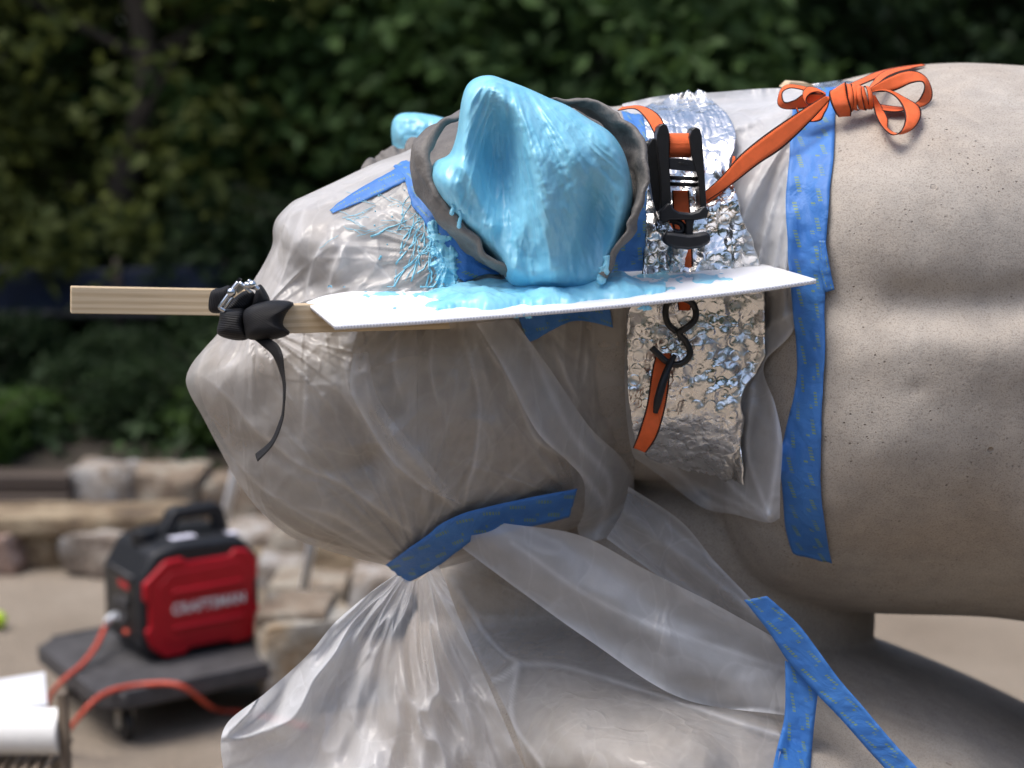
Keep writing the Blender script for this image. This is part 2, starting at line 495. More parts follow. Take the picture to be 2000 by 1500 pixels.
M = {}
M['stone'] = stone_mat('limestone')
M['film'] = plastic_mat('film_head', (0.72, 0.71, 0.70), lo=0.10, wrink=0.4, gloss=0.5)
M['film_wall'] = plastic_mat('film_loose', (0.76, 0.77, 0.79), 0.16, 0.93, wrink=0.3, gloss=0.36)
M['tape'] = tape_mat()
M['orange'] = strap_mat('orange_webbing', (0.95, 0.175, 0.05), (0.03, 0.012, 0.010), 0.085)
M['black_web'] = strap_mat('black_webbing', (0.013, 0.013, 0.015), (0.013, 0.013, 0.015), 0.0, 420, 0.55)
M['foil'] = foil_mat()
M['silicone'] = silicone_mat()
M['clay'] = clay_mat()
M['pine'] = wood_mat('pine_wood', (0.56, 0.43, 0.27), (0.68, 0.55, 0.37), (4, 60, 60))
M['old_wood'] = wood_mat('weathered_wood', (0.13, 0.10, 0.075), (0.24, 0.19, 0.14), (60, 60, 4))
M['timber'] = wood_mat('dark_timber', (0.05, 0.036, 0.028), (0.10, 0.075, 0.06), (3, 30, 30))
M['black_metal'] = simple('black_painted_steel', (0.012, 0.012, 0.013), 0.38, 0.2, 40, 0, 0.0006, 220)
M['black_plastic'] = simple('black_plastic', (0.013, 0.014, 0.017), 0.45, 0.15, 30, 0, 0.0005, 300, 0.4)
M['chrome'] = simple('zinc_steel', (0.62, 0.64, 0.66), 0.22, 0.08, 60, 1.0)
M['white_board'] = simple('white_plastic_board', (0.80, 0.81, 0.84), 0.42, 0.02, 12)
M['red'] = simple('red_plastic', (0.40, 0.005, 0.014), 0.40, 0.06, 20, 0, 0.0004, 300, 0.35)
M['grey_sticker'] = simple('pale_sticker', (0.62, 0.62, 0.72), 0.5, 0.05, 60)
M['white_print'] = simple('white_print', (0.72, 0.70, 0.70), 0.5, 0.03, 60)
M['silver_pole'] = simple('galvanised_pole', (0.72, 0.76, 0.82), 0.4, 0.06, 50, 0.0)
M['cord'] = simple('orange_cord', (0.52, 0.065, 0.030), 0.5, 0.1, 40)
M['dolly'] = simple('charcoal_dolly', (0.055, 0.053, 0.056), 0.75, 0.35, 14, 0, 0.002, 60)
M['rubber'] = simple('rubber', (0.02, 0.02, 0.02), 0.7, 0.2, 40)
M['caster'] = simple('cream_caster', (0.42, 0.40, 0.34), 0.5, 0.1, 40)
M['paper'] = simple('white_paper', (0.82, 0.82, 0.80), 0.8, 0.02, 30, 0, 0.0005, 90)
M['card'] = simple('white_card', (0.60, 0.61, 0.63), 0.7, 0.03, 20)
M['ball'] = simple('tennis_felt', (0.45, 0.62, 0.05), 0.9, 0.1, 60)
M['tarp'] = simple('blue_tarp', (0.009, 0.018, 0.048), 0.6, 0.3, 3, 0, 0.01, 8)
M['bark'] = simple('bark', (0.050, 0.040, 0.031), 0.9, 0.4, 12, 0, 0.02, 25)
M['leaf'] = leaf_mat('leaf_green', (0.024, 0.056, 0.016), (0.115, 0.19, 0.055))
M['leaf_olive'] = leaf_mat('leaf_olive', (0.050, 0.068, 0.018), (0.21, 0.24, 0.06))
M['leaf_bright'] = leaf_mat('leaf_bright', (0.03, 0.065, 0.014), (0.12, 0.21, 0.04))
M['leaf_deep'] = leaf_mat('leaf_deep', (0.013, 0.028, 0.011), (0.062, 0.105, 0.038))
def rough_mat(name, pale, brown, dark):
    m, nt, b, out = new_mat(name)
    v = coords(nt, 'Object')
    oi = nd(nt, 'ObjectInfo')
    vv = nd(nt, 'VectorMath', {0: v, 1: nd(nt, 'CombineXYZ', {0: mth(nt, 'MULTIPLY', oi.outputs['Random'], 40.0)}).outputs[0]}, operation='ADD').outputs[0]
    n = noise(nt, vv, 5.0, 5, 0.6)
    c = ramp(nt, n, [(0.36, dark), (0.46, brown), (0.56, pale), (0.75, tuple(min(1, q * 1.15) for q in pale))])
    f = noise(nt, vv, 45, 4, 0.6)
    c = mixc(nt, 0.6, c, ramp(nt, f, [(0.3, (0.5,) * 3), (0.65, (1,) * 3)]), 'MULTIPLY')
    nt.links.new(c, b.inputs['Base Color'])
    b.inputs['Roughness'].default_value = 0.95
    n1 = bump(nt, None, n, 0.8, 0.05)
    bump(nt, b, f, 0.8, 0.012, n1)
    return m
for nm, a, w_, k in (('stone_white', (0.44, 0.42, 0.40), (0.30, 0.255, 0.21), (0.19, 0.15, 0.12)), ('stone_tan', (0.34, 0.27, 0.18), (0.22, 0.16, 0.10), (0.11, 0.08, 0.055)),
                     ('stone_beige', (0.35, 0.31, 0.25), (0.24, 0.185, 0.135), (0.15, 0.11, 0.08)), ('stone_pink', (0.40, 0.30, 0.26), (0.28, 0.19, 0.15), (0.15, 0.10, 0.08)),
                     ('stone_block', (0.37, 0.35, 0.31), (0.34, 0.29, 0.22), (0.28, 0.20, 0.12))):
    M[nm] = rough_mat(nm, a, w_, k)

def ground_mat(name, a, b_, c):
    m, nt, b, out = new_mat(name)
    v = coords(nt)
    n = noise(nt, v, 1.1, 6, 0.6)
    f = noise(nt, v, 60, 5, 0.7)
    col = mixc(nt, 0.5, ramp(nt, n, [(0.3, a), (0.55, b_), (0.75, c)]), ramp(nt, f, [(0.3, (0.45,) * 3), (0.65, (1,) * 3)]), 'MULTIPLY')
    nt.links.new(col, b.inputs['Base Color'])
    b.inputs['Roughness'].default_value = 0.95
    bump(nt, b, f, 0.6, 0.01)
    return m
M['sand'] = ground_mat('packed_sand', (0.20, 0.16, 0.12), (0.27, 0.225, 0.175), (0.34, 0.29, 0.235))
M['soil'] = ground_mat('forest_soil', (0.025, 0.020, 0.014), (0.045, 0.035, 0.024), (0.065, 0.05, 0.035))

# ------------------------------------------------------------------ the setting: ground, hillside
def sheet(name, x0, x1, y0, y1, nx, ny, zf, mat):
    X, Y = np.meshgrid(np.linspace(x0, x1, nx), np.linspace(y0, y1, ny), indexing='ij')
    v = np.stack([X, Y, zf(X, Y)], -1).reshape(-1, 3)
    return tag(mesh_obj(name, v, grid_faces(nx, ny), mat), kind='structure')
sheet('ground', -60, 60, -40, 120, 121, 161, lambda X, Y: 0.012 * fbm(X * 0.9, Y * 0.9, 3), M['sand'])
sheet('hillside', -45, 45, 7.02, 70, 120, 160, lambda X, Y: -0.03 + 0.23 * np.clip((Y - 7.02) / 0.35, 0, 1) + np.clip(Y - 7.3, 0, 99) * 0.09 + np.clip(Y - 13, 0, 99) * 0.0 + 0.12 * fbm(X * 0.5, Y * 0.5, 9) * np.clip((Y - 7.4) / 2, 0, 1), M['soil'])

# ------------------------------------------------------------------ the carved lion
def inflate(poly, c, Ymid, H, nth=160, nf=40, nb=20, p=2.4, q=0.5, front=None, hb=1.0):
    """closed rounded body whose outline is poly; near side bulges to Ymid-H, far side to Ymid+H"""
    P = spl(poly, 1200, closed=True) - np.asarray(c, float)
    ang = np.arctan2(P[:, 1], P[:, 0]); r = np.hypot(P[:, 0], P[:, 1])
    o = np.argsort(ang); ang, r = ang[o], r[o]
    ang = np.r_[ang[-1] - 2 * math.pi, ang, ang[0] + 2 * math.pi]; r = np.r_[r[-1], r, r[0]]
    th = np.linspace(-math.pi, math.pi, nth, endpoint=False)
    R = np.interp(th, ang, r)
    rows = []
    fy = Ymid if callable(Ymid) else (lambda x, y: np.full(np.shape(x), float(Ymid)))
    fh = H if callable(H) else (lambda x, y: np.full(np.shape(x), float(H)))
    meta = []
    for k in range(1, nf + 1):
        s = math.sin(math.pi / 2 * k / nf) if k < nf else 1.0
        px, py = c[0] + s * R * np.cos(th), c[1] + s * R * np.sin(th)
        g = max(0, 1 - s ** p) ** q
        y = fy(px, py) - fh(px, py) * g
        if front is not None: y = y - front(px, py) * (1 - s ** 8)
        rows.append(W(px, py, y)); meta.append((px, py))
    for k in range(nb - 1, 0, -1):
        s = math.sin(math.pi / 2 * k / nb)
        px, py = c[0] + s * R * np.cos(th), c[1] + s * R * np.sin(th)
        g = max(0, 1 - s ** p) ** q
        w = W(px, py, fy(px, py)); w[:, 1] += fh(px, py) * g * hb
        rows.append(w); meta.append((px, py))
    V = np.stack(rows)                      # ring, theta
    nr = V.shape[0]
    cx = np.array([c[0]], float); cyy = np.array([c[1]], float)
    y0 = fy(cx, cyy) - fh(cx, cyy)
    if front is not None: y0 = y0 - front(cx, cyy)
    wb = W(cx, cyy, fy(cx, cyy)); wb[:, 1] += fh(cx, cyy) * hb
    verts = np.vstack([V.reshape(-1, 3), W(cx, cyy, y0), wb])
    PX = np.r_[np.concatenate([m_[0] for m_ in meta]), c[0], c[0]]
    PY = np.r_[np.concatenate([m_[1] for m_ in meta]), c[1], c[1]]
    faces = []
    i = np.arange(nr - 1)[:, None]; j = np.arange(nth)[None, :]
    a = i * nth + j; b = i * nth + (j + 1) % nth
    quads = np.stack([a, a + nth, b + nth, b], -1).reshape(-1, 4).tolist()
    n = nr * nth
    quads += [(n, k, (k + 1) % nth) for k in range(nth)]
    quads += [(n + 1, (nr - 1) * nth + (k + 1) % nth, (nr - 1) * nth + k) for k in range(nth)]
    front_n = nf * nth
    return verts, quads, PX, PY, front_n

yhead = lambda x, y: sinterp(x, [350, 550, 800, 1250], [2.24, 2.28, 2.34, 2.44])
hhead = lambda x, y: sinterp(x, [350, 500, 650, 850, 1050, 1250], [0.12, 0.165, 0.19, 0.235, 0.25, 0.25])

HEAD = [(363, 742), (374, 712), (398, 682), (428, 648), (462, 600), (490, 556), (515, 515), (532, 478), (533, 448), (541, 425), (570, 395), (596, 382), (650, 357),
        (700, 333), (740, 315), (800, 292), (860, 250), (950, 215), (1060, 200), (1160, 202), (1250, 235), (1300, 330), (1310, 500), (1300, 700), (1270, 850), (1238, 940),
        (1190, 1005), (1120, 1032), (1040, 1056), (960, 1082), (880, 1106), (800, 1122), (765, 1108), (700, 1092), (640, 1075), (575, 1052), (520, 1010), (470, 950), (430, 880), (396, 815), (372, 772)]
CH = (830, 690)
STONE_HEAD = [(CH[0] + (x - CH[0]) * 0.968, CH[1] + (y - CH[1]) * 0.968) for x, y in HEAD]

def head_relief(x, y):
    d = 0.030 * gauss(x, y, 640, 455, 95, 55)            # brow
    d -= 0.045 * gauss(x, y, 600, 560, 60, 45)           # eye hollow
    d += 0.022 * gauss(x, y, 450, 770, 70, 80)           # muzzle
    d += 0.020 * gauss(x, y, 640, 800, 90, 100)
    d += 0.028 * gauss(x, y, 900, 800, 150, 130)         # cheek
    d -= 0.016 * np.exp(-(polydist(x, y, [(400, 850), (520, 880), (640, 930), (720, 900)]) / 22) ** 2)   # mouth line
    d -= 0.012 * np.exp(-(polydist(x, y, [(740, 640), (760, 780), (740, 900)]) / 30) ** 2)
    d += 0.004 * fbm(x / 60, y / 60, 5)
    return d
def body_relief(x, y):
    d = 0.030 * gauss(x, y, 1800, 860, 280, 230) + 0.022 * gauss(x, y, 1780, 360, 260, 170)
    d -= 0.007 * np.exp(-(polydist(x, y, [(1660, 590), (1780, 612), (1900, 600), (2100, 585)]) / 60) ** 2)
    d += 0.005 * np.exp(-(polydist(x, y, [(1680, 690), (1800, 668), (2050, 655)]) / 40) ** 2)
    d += 0.018 * gauss(x, y, 1960, 700, 170, 70) - 0.014 * np.exp(-(polydist(x, y, [(1760, 585), (1900, 598), (2150, 570)]) / 40) ** 2)
    d += 0.07 * gauss(x, y, 2090, 1120, 95, 130)
    d -= 0.010 * np.exp(-(np.hypot((x - 1790), (y - 760) * 1.6) / 14) ** 2)
    d -= 0.008 * np.exp(-(np.hypot((x - 1696) * .7, (y - 972)) / 5) ** 2)
    d -= 0.008 * np.exp(-(np.hypot((x - 1877) * .7, (y - 966)) / 6) ** 2)
    d += 0.002 * fbm(x / 110, y / 110, 11)
    return d

pieces = []
pieces.append(inflate(STONE_HEAD, CH, yhead, lambda x, y: hhead(x, y) - 0.006, 260, 70, 26, front=head_relief))
pieces.append(inflate([(950, 330), (1050, 235), (1200, 208), (1350, 195), (1500, 190), (1640, 185), (1710, 500), (1660, 900), (1520, 960), (1330, 940), (1150, 930), (1000, 880), (900, 600)],
                      (1280, 560), 2.46, 0.255, 160, 30, 20, p=2.6))
pieces.append(inflate([(1395, 560), (1405, 400), (1440, 295), (1500, 215), (1560, 180), (1640, 158), (1750, 133), (1850, 123), (1950, 125), (2060, 135), (2250, 165), (2450, 240), (2620, 390), (2700, 600),
                       (2680, 850), (2560, 1080), (2400, 1210), (2200, 1260), (2060, 1228), (2000, 1214), (1900, 1204), (1700, 1198), (1600, 1186), (1500, 1166), (1450, 1132), (1415, 1082), (1393, 1010), (1383, 930), (1383, 760)],
                      (1930, 660), 2.52, 0.43, 260, 70, 30, p=3.1, front=body_relief))
# the foreleg and rock the lion lies on
def rock_relief(x, y):
    return 0.03 * fbm(x / 190, y / 190, 21, 3) + 0.06 * gauss(x, y, 1150, 1480, 260, 90)
pieces.append(inflate([(772, 1500), (776, 1350), (800, 1215), (870, 1150), (1000, 1130), (1200, 1140), (1400, 1160), (1560, 1195), (1700, 1243), (1850, 1302), (2000, 1372), (2200, 1480), (2350, 1700), (2330, 2000), (2200, 2180),
                       (1500, 2230), (950, 2180), (800, 1950), (772, 1700)], (1420, 1720), 2.85, 0.94, 200, 50, 20, p=1.9, q=0.55, front=rock_relief, hb=0.3))
pieces.append(inflate([(1230, 900), (1500, 880), (1660, 960), (1703, 1120), (1703, 1260), (1640, 1340), (1350, 1380), (1000, 1370), (850, 1280), (815, 1160), (860, 1060), (1050, 960)], (1250, 1140), 2.74, 0.36, 120, 24, 16, p=3))
# hind leg and haunch, out of the frame to the right
pieces.append(inflate([(2110, 1000), (2300, 900), (2600, 1000), (2750, 1300), (2700, 1900), (2300, 1950), (2140, 1800), (2110, 1400), (2100, 1200)], (2400, 1420), 2.75, 0.5, 90, 20, 14, p=3))
VV, FF, off = [], [], 0
for v, f, *_ in pieces:
    VV.append(v); FF += [tuple(i + off for i in q) for q in f]; off += len(v)
raw = mesh_obj('raw', np.vstack(VV), FF, None)
md = raw.modifiers.new('r', 'REMESH'); md.mode = 'VOXEL'; md.voxel_size = 0.0075; md.use_smooth_shade = True
md = raw.modifiers.new('s', 'SMOOTH'); md.factor = 0.5; md.iterations = 7
dg = bpy.context.evaluated_depsgraph_get()
me = bpy.data.meshes.new_from_object(raw.evaluated_get(dg))
bpy.data.objects.remove(raw)
me.name = 'lion_statue'
me.materials.clear(); me.materials.append(M['stone'])
lion = bpy.data.objects.new('lion_statue', me)
COL.objects.link(lion)
tag(lion, 'pale limestone statue of a crouching lion on its carved rock, head wrapped in plastic', 'statue')
nv = len(me.vertices)
LV = np.empty(nv * 3, np.float32); me.vertices.foreach_get('co', LV); LV = LV.reshape(-1, 3)
LBVH = BVHTree.FromPolygons(LV.tolist(), [tuple(p.vertices) for p in me.polygons])

# ------------------------------------------------------------------ ray helpers on what is already built
def bvh_of(o):
    return BVHTree.FromPolygons([o.matrix_world @ v.co for v in o.data.vertices], [tuple(p.vertices) for p in o.data.polygons])

def hitY(px, py, bvhs):
    """world Y of the nearest surface behind each pixel; nan where nothing is"""
    D = rays(px, py)
    sh = D.shape[:-1]
    D = D.reshape(-1, 3)
    out = np.full(len(D), np.nan)
    for i, d in enumerate(D):
        dv = Vector(d).normalized()
        best = None
        for b in bvhs:
            h = b.ray_cast(Vector(CAM), dv)
            if h[0] is not None and (best is None or h[3] < best[1]): best = (h[0].y, h[3])
        if best: out[i] = best[0]
    return out.reshape(sh)

def fill(Y):
    Y = Y.copy()
    for _ in range(400):
        nan = np.isnan(Y)
        if not nan.any(): break
        P = np.pad(Y, 1, constant_values=np.nan)
        st = np.stack([P[:-2, 1:-1], P[2:, 1:-1], P[1:-1, :-2], P[1:-1, 2:]])
        with np.errstate(all='ignore'):
            import warnings; warnings.simplefilter('ignore')
            mean = np.nanmean(st, axis=0)
        Y[nan] = mean[nan]
    return Y

def blur(Y, n):
    for _ in range(n):
        P = np.pad(Y, 1, mode='edge')
        Y = (P[:-2, 1:-1] + P[2:, 1:-1] + P[1:-1, :-2] + P[1:-1, 2:] + 2 * Y) / 6
    return Y

def grid_px(rows, nu, nv):
    """rows: polylines of pixels; returns PX, PY of shape (nu along rows, nv across the polyline)"""
    R = np.stack([spl(r, nv) for r in rows])           # rows, nv, 2
    out = np.empty((nu, nv, 2))
    for j in range(nv):
        out[:, j] = spl(R[:, j], nu) if len(R) > 2 else R[0, j] + (R[1, j] - R[0, j]) * np.linspace(0, 1, nu)[:, None]
    return out[..., 0], out[..., 1]

def patch(name, rows, nu, nv, mat, bvhs, off=0.004, extra=None, sm=2, parent=None, attrs=None, edge=0.0, seed=1, Yset=None, thick=None):
    """a sheet lying on what the rays meet, off metres towards the viewer"""
    PX, PY = grid_px(rows, nu, nv)
    if edge:
        U = np.linspace(0, 1, nv)[None, :]
        jl = fbm(np.linspace(0, 1, nu) * 9, np.zeros(nu), seed, 4) * edge
        jr = fbm(np.linspace(0, 1, nu) * 9, np.zeros(nu) + 7, seed, 4) * edge
        PX = PX + jl[:, None] * (1 - U) ** 3 + jr[:, None] * U ** 3
        V = np.linspace(0, 1, nu)[:, None]
        jt = fbm(np.linspace(0, 1, nv) * 7, np.zeros(nv) + 3, seed, 4) * edge
        PY = PY + jt[None, :] * (V ** 6 + (1 - V) ** 6)
    if Yset is None:
        Y = blur(fill(hitY(PX, PY, bvhs)), sm)
    else:
        Y = Yset(PX, PY)
    o_ = off(PX, PY) if callable(off) else off
    Y = Y - o_
    if extra is not None: Y = Y - extra(PX, PY)
    G = W(PX, PY, Y)
    V = G.reshape(-1, 3)
    du = np.r_[0, np.cumsum(np.linalg.norm(np.diff(G[:, nv // 2], axis=0), axis=1))]
    dv = np.linspace(0, 1, nv)
    uv = np.stack([np.broadcast_to(dv[None, :], (nu, nv)), np.broadcast_to(du[:, None], (nu, nv))], -1).reshape(-1, 2)
    at = {k: (f(PX, PY) if callable(f) else np.full(PX.shape, f)).ravel() for k, f in (attrs or {}).items()}
    ob = mesh_obj(name, V, grid_faces(nu, nv), mat, parent, uv=uv, attrs=at)
    if thick: solid(ob, thick)
    return ob

def ribbon(name, A, B, n, mat, parent=None, thick=0.0012, m=5, bow=0.0):
    """strap between two edges given as (px, py, Y)"""
    a, b = spl(A, n), spl(B, n)
    a, b = W(a[:, 0], a[:, 1], a[:, 2]), W(b[:, 0], b[:, 1], b[:, 2])
    t = np.linspace(0, 1, m)
    G = a[:, None] * (1 - t)[None, :, None] + b[:, None] * t[None, :, None]
    G[..., 1] -= bow * (1 - (2 * t - 1) ** 2)[None, :]
    L = np.r_[0, np.cumsum(np.linalg.norm(np.diff((a + b) / 2, axis=0), axis=1))]
    uv = np.stack([np.broadcast_to(t[None], (n, m)), np.broadcast_to(L[:, None], (n, m))], -1).reshape(-1, 2)
    o = mesh_obj(name, G.reshape(-1, 3), grid_faces(n, m), mat, parent, uv=uv)
    return solid(o, thick)

# ------------------------------------------------------------------ plastic over the head
RIDGES = [  # pixel polyline, width px, height m
    ([(372, 728), (399, 735), (454, 785), (491, 831), (537, 868), (588, 909), (670, 946), (744, 997), (827, 1057)], 13, 0.010),
    ([(673, 684), (684, 758), (721, 831), (767, 905), (827, 951)], 14, 0.010),
    ([(716, 690), (726, 785), (772, 859), (827, 923), (877, 983), (910, 1006)], 16, 0.014),
    ([(900, 633), (923, 721), (937, 794), (928, 896), (912, 960), (905, 1000)], 9, 0.008),
    ([(922, 629), (1002, 758), (1048, 859), (1130, 905)], 14, 0.010),
    ([(606, 748), (661, 762), (712, 831)], 15, 0.009),
    ([(597, 670), (597, 776), (590, 868)], 11, 0.009),
    ([(1075, 656), (1112, 748), (1140, 800)], 13, 0.008),
    ([(1149, 638), (1144, 730), (1130, 762)], 10, 0.007),
    ([(578, 988), (661, 1011), (744, 1070), (800, 1110)], 11, 0.007),
    ([(440, 880), (520, 960), (640, 1030), (770, 1100)], 10, 0.006),
    ([(860, 980), (830, 1040), (800, 1110)], 8, 0.006),
    ([(600, 390), (575, 470), (545, 560), (500, 640)], 10, 0.007),
    ([(650, 440), (610, 520), (595, 600)], 10, 0.008),
    ([(575, 400), (548, 470), (520, 545)], 8, 0.006),
    ([(690, 450), (650, 530), (640, 600)], 10, 0.007),
    ([(633, 545), (645, 580), (640, 610)], 8, 0.008),
    ([(800, 400), (700, 430), (620, 455)], 9, 0.005),
    ([(545, 430), (610, 392), (700, 350), (800, 310)], 9, 0.006),
    ([(600, 410), (700, 372), (800, 330)], 8, 0.004),
    ([(780, 560), (720, 500), (690, 470)], 8, 0.005),
    ([(440, 660), (400, 690), (385, 740)], 9, 0.006),
    ([(480, 670), (450, 710), (400, 735)], 9, 0.005),
    ([(960, 640), (985, 720), (1000, 800)], 9, 0.005),
    ([(850, 640), (840, 720), (860, 800)], 9, 0.005),
    ([(780, 645), (770, 720), (790, 790)], 8, 0.005),
]
RIDGES = [(spl(p, max(6, len(p) * 4)), w, h) for p, w, h in RIDGES]
def folds(x, y, k=1.0):
    d = np.zeros(np.shape(x)); o = np.zeros(np.shape(x))
    for p, w, h in RIDGES:
        near = (x > p[:, 0].min() - 90) & (x < p[:, 0].max() + 90) & (y > p[:, 1].min() - 90) & (y < p[:, 1].max() + 90)
        if not near.any(): continue
        q, sd, en = polyside(x[near], y[near], p)
        f = np.where(sd < 0, np.exp(-q / (w * 2.4)), np.exp(-q / (w * 0.45))) * en
        d[near] += k * h * f
        o[near] += 0.75 * f * np.exp(-q / 60) + 0.45 * np.exp(-(q / 3.5) ** 2) * en
    return d, o
def tension(x, y):
    """pleats that run to the points where the film is held"""
    t = np.zeros(np.shape(x))
    for cx, cy_, fr, reach, sd in ((815, 1112, 7.0, 330, 11), (492, 628, 6.0, 230, 23), (1128, 985, 5.0, 200, 37), (880, 500, 6.0, 300, 51)):
        a = np.arctan2(x - cx, y - cy_); r = np.hypot(x - cx, y - cy_)
        n = vnoise(a * fr, r / 420, sd) + 0.45 * vnoise(a * fr * 2.3, r / 260, sd + 1)
        t += np.clip(1 - np.abs(n) * 1.5, 0, 1) ** 2 * np.exp(-(r / reach) ** 2) * np.clip(r / 60, 0, 1)
    n = vnoise(x / 26 + 0.25 * vnoise(x / 80, y / 80, 7), y / 300, 61)
    t += np.clip(1 - np.abs(n) * 1.6, 0, 1) ** 2 * np.exp(-np.clip(y - 640, 0, 999) / 130) * (y > 600) * 0.9
    return t
def film_relief(x, y):
    d = folds(x, y)[0] + 0.0075 * tension(x, y)
    n = fbm(x / 90 + 0.4 * y / 90, y / 130, 31, 2)
    d = d + 0.006 * np.clip(1 - np.abs(n) * 1.4, 0, 1) ** 1.5
    return d + 0.55 * head_relief(x, y) + 0.004
hv, hf, hpx, hpy, hfn = inflate(HEAD, CH, yhead, lambda x, y: hhead(x, y) + 0.004, 520, 150, 30, front=film_relief)
def contact(V):
    out = np.empty(len(V))
    for i, v in enumerate(V):
        h = LBVH.find_nearest(Vector(v), 0.08)
        out[i] = h[3] if h[0] is not None else 0.08
    return out
for i in range(len(hv)):
    if i < hfn or i == len(hv) - 2:
        d = Vector(hv[i] - CAM); L = d.length; d /= L
        h = LBVH.ray_cast(Vector(CAM), d)
        if h[0] is not None and h[3] - 0.003 < L and hpx[i] < 1240:
            hv[i] = CAM + np.array(d) * (h[3] - 0.003)
gap = contact(hv)
opa = 0.22 + 0.26 * (1 - np.exp(-gap / 0.014)) + 0.14 * np.clip(tension(hpx, hpy), 0, 1) ** 2 + 0.18 * np.clip((700 - hpy) / 260, 0, 1) + 0.40 * np.clip(folds(hpx, hpy)[1], 0, 1) - 0.14 * np.clip(fbm(hpx / 85, hpy / 70, 131, 3), 0, 1) * (hpy > 620)
opa[hfn:] = 0.6
# leave the film open where the ear stands and where the head meets the neck
keep = ~((hpx > 1262) & (np.arange(len(hpx)) < 10 ** 9))
ff = [q for q in hf if all(keep[i] for i in q)]
head_film = mesh_obj('plastic_sheet', hv, ff, M['film'], attrs={'opa': opa})
tag(head_film, 'cloudy plastic film pulled over the whole muzzle, brow and cheek of the statue', 'plastic sheet')
HBVH = BVHTree.FromPolygons(hv.tolist(), ff)
BASE = [HBVH, LBVH]

def flap(rows, nu, nv, off, extra=None, opa_=0.55, name='loose_fold', parent=head_film, **k):
    return patch(name, rows, nu, nv, M['film_wall'], BASE, off, extra, sm=6, parent=parent, attrs={'opa': opa_}, **k)
def edge_opa(base, gain, lines, w=7):
    ls = [spl(l, 40) for l in lines]
    return lambda x, y: base + gain * np.clip(sum(np.exp(-(polydist(x, y, l) / w) ** 2) for l in ls), 0, 1)
# bell shaped loose fold that falls from the board to the jaw
flap([[(930, 632), (965, 628), (1004, 625)], [(985, 722), (1030, 740), (1075, 722)], [(1048, 842), (1095, 850), (1150, 832)], [(1108, 900), (1160, 900), (1212, 892)],
      [(1140, 940), (1190, 925), (1238, 940)], [(1140, 1000), (1190, 985), (1232, 985)], [(1128, 1030), (1165, 1040), (1215, 1020)], [(1136, 1054), (1162, 1056), (1192, 1048)]], 70, 26,
     lambda x, y: 0.012 + 0.03 * np.clip((y - 640) / 300, 0, 1),
     lambda x, y: 0.006 * np.sin(x / 17 + y / 60), edge_opa(0.42, 0.3, [[(930, 632), (985, 722), (1048, 842), (1140, 930), (1180, 985)], [(1020, 640), (1112, 840), (1190, 940), (1165, 1050)]]))
flap([[(690, 690), (720, 688)], [(685, 760), (735, 770)], [(722, 835), (785, 845)], [(770, 905), (850, 920)], [(830, 955), (900, 985)]], 50, 14, lambda x, y: 0.014, lambda x, y: 0.004 * np.sin(x / 12),
     edge_opa(0.25, 0.3, [[(690, 690), (685, 760), (722, 835), (770, 905), (830, 955)]]))

# ------------------------------------------------------------------ plastic around the neck
FAN = [[(1545, 205), (1470, 240), (1400, 262)], [(1545, 225), (1480, 285), (1420, 330)], [(1545, 260), (1490, 350), (1440, 450)], [(1545, 300), (1510, 400), (1480, 520)], [(1548, 350), (1525, 450), (1505, 560)],
       [(1545, 195), (1470, 205), (1380, 215)], [(1550, 420), (1535, 520), (1530, 620)]]
FAN = [spl(f, 24) for f in FAN]
BAG = [spl(f, 24) for f in [[(1545, 645), (1500, 710), (1510, 790), (1520, 870), (1500, 1010)], [(1250, 880), (1330, 930), (1400, 965), (1500, 1012)], [(1470, 760), (1460, 880), (1500, 1005)],
                            [(1300, 900), (1380, 975), (1440, 1000)], [(1545, 610), (1500, 640), (1480, 690)], [(1400, 920), (1450, 970), (1505, 1010)]]]
def bag_off(x, y):
    return 0.007 + 0.055 * np.clip((y - 640) / 330, 0, 1) ** 1.2
def neck_fold(x, y):
    d = np.zeros(np.shape(x))
    for f in FAN: d += 0.019 * np.exp(-polydist(x, y, f) / 11)
    for f in BAG: d += 0.010 * np.exp(-polydist(x, y, f) / 12)
    return d + 0.003 * fbm(x / 35, y / 35, 61, 3)
def neck_opa(x, y):
    o = 0.74 - 0.26 * np.clip((y - 560) / 200, 0, 1)
    for f in BAG: o = o + 0.25 * np.exp(-(polydist(x, y, f) / 5) ** 2)
    for f in FAN: o = o + 0.12 * np.exp(-(polydist(x, y, f) / 7) ** 2)
    return o
neck_rows = [[(1215, 203), (1300, 186), (1400, 180), (1490, 173), (1566, 172)], [(1225, 262), (1400, 262), (1570, 255)], [(1228, 400), (1400, 400), (1562, 400)], [(1228, 520), (1400, 520), (1560, 520)],
             [(1222, 640), (1400, 640), (1552, 640)], [(1220, 720), (1360, 722), (1492, 712)], [(1222, 790), (1370, 790), (1514, 790)], [(1228, 850), (1370, 870), (1528, 862)], [(1234, 880), (1380, 930), (1524, 950)],
             [(1238, 893), (1290, 930), (1370, 990), (1440, 1006), (1500, 1021), (1523, 1012)]]
neck_film = patch('plastic_sheet', neck_rows, 150, 90, M['film_wall'], [LBVH], bag_off, neck_fold, 8, attrs={'opa': neck_opa})
tag(neck_film, 'thin plastic film pleated behind the foil and sagging as a loose bag under the neck', 'plastic sheet')
NBVH = bvh_of(neck_film)

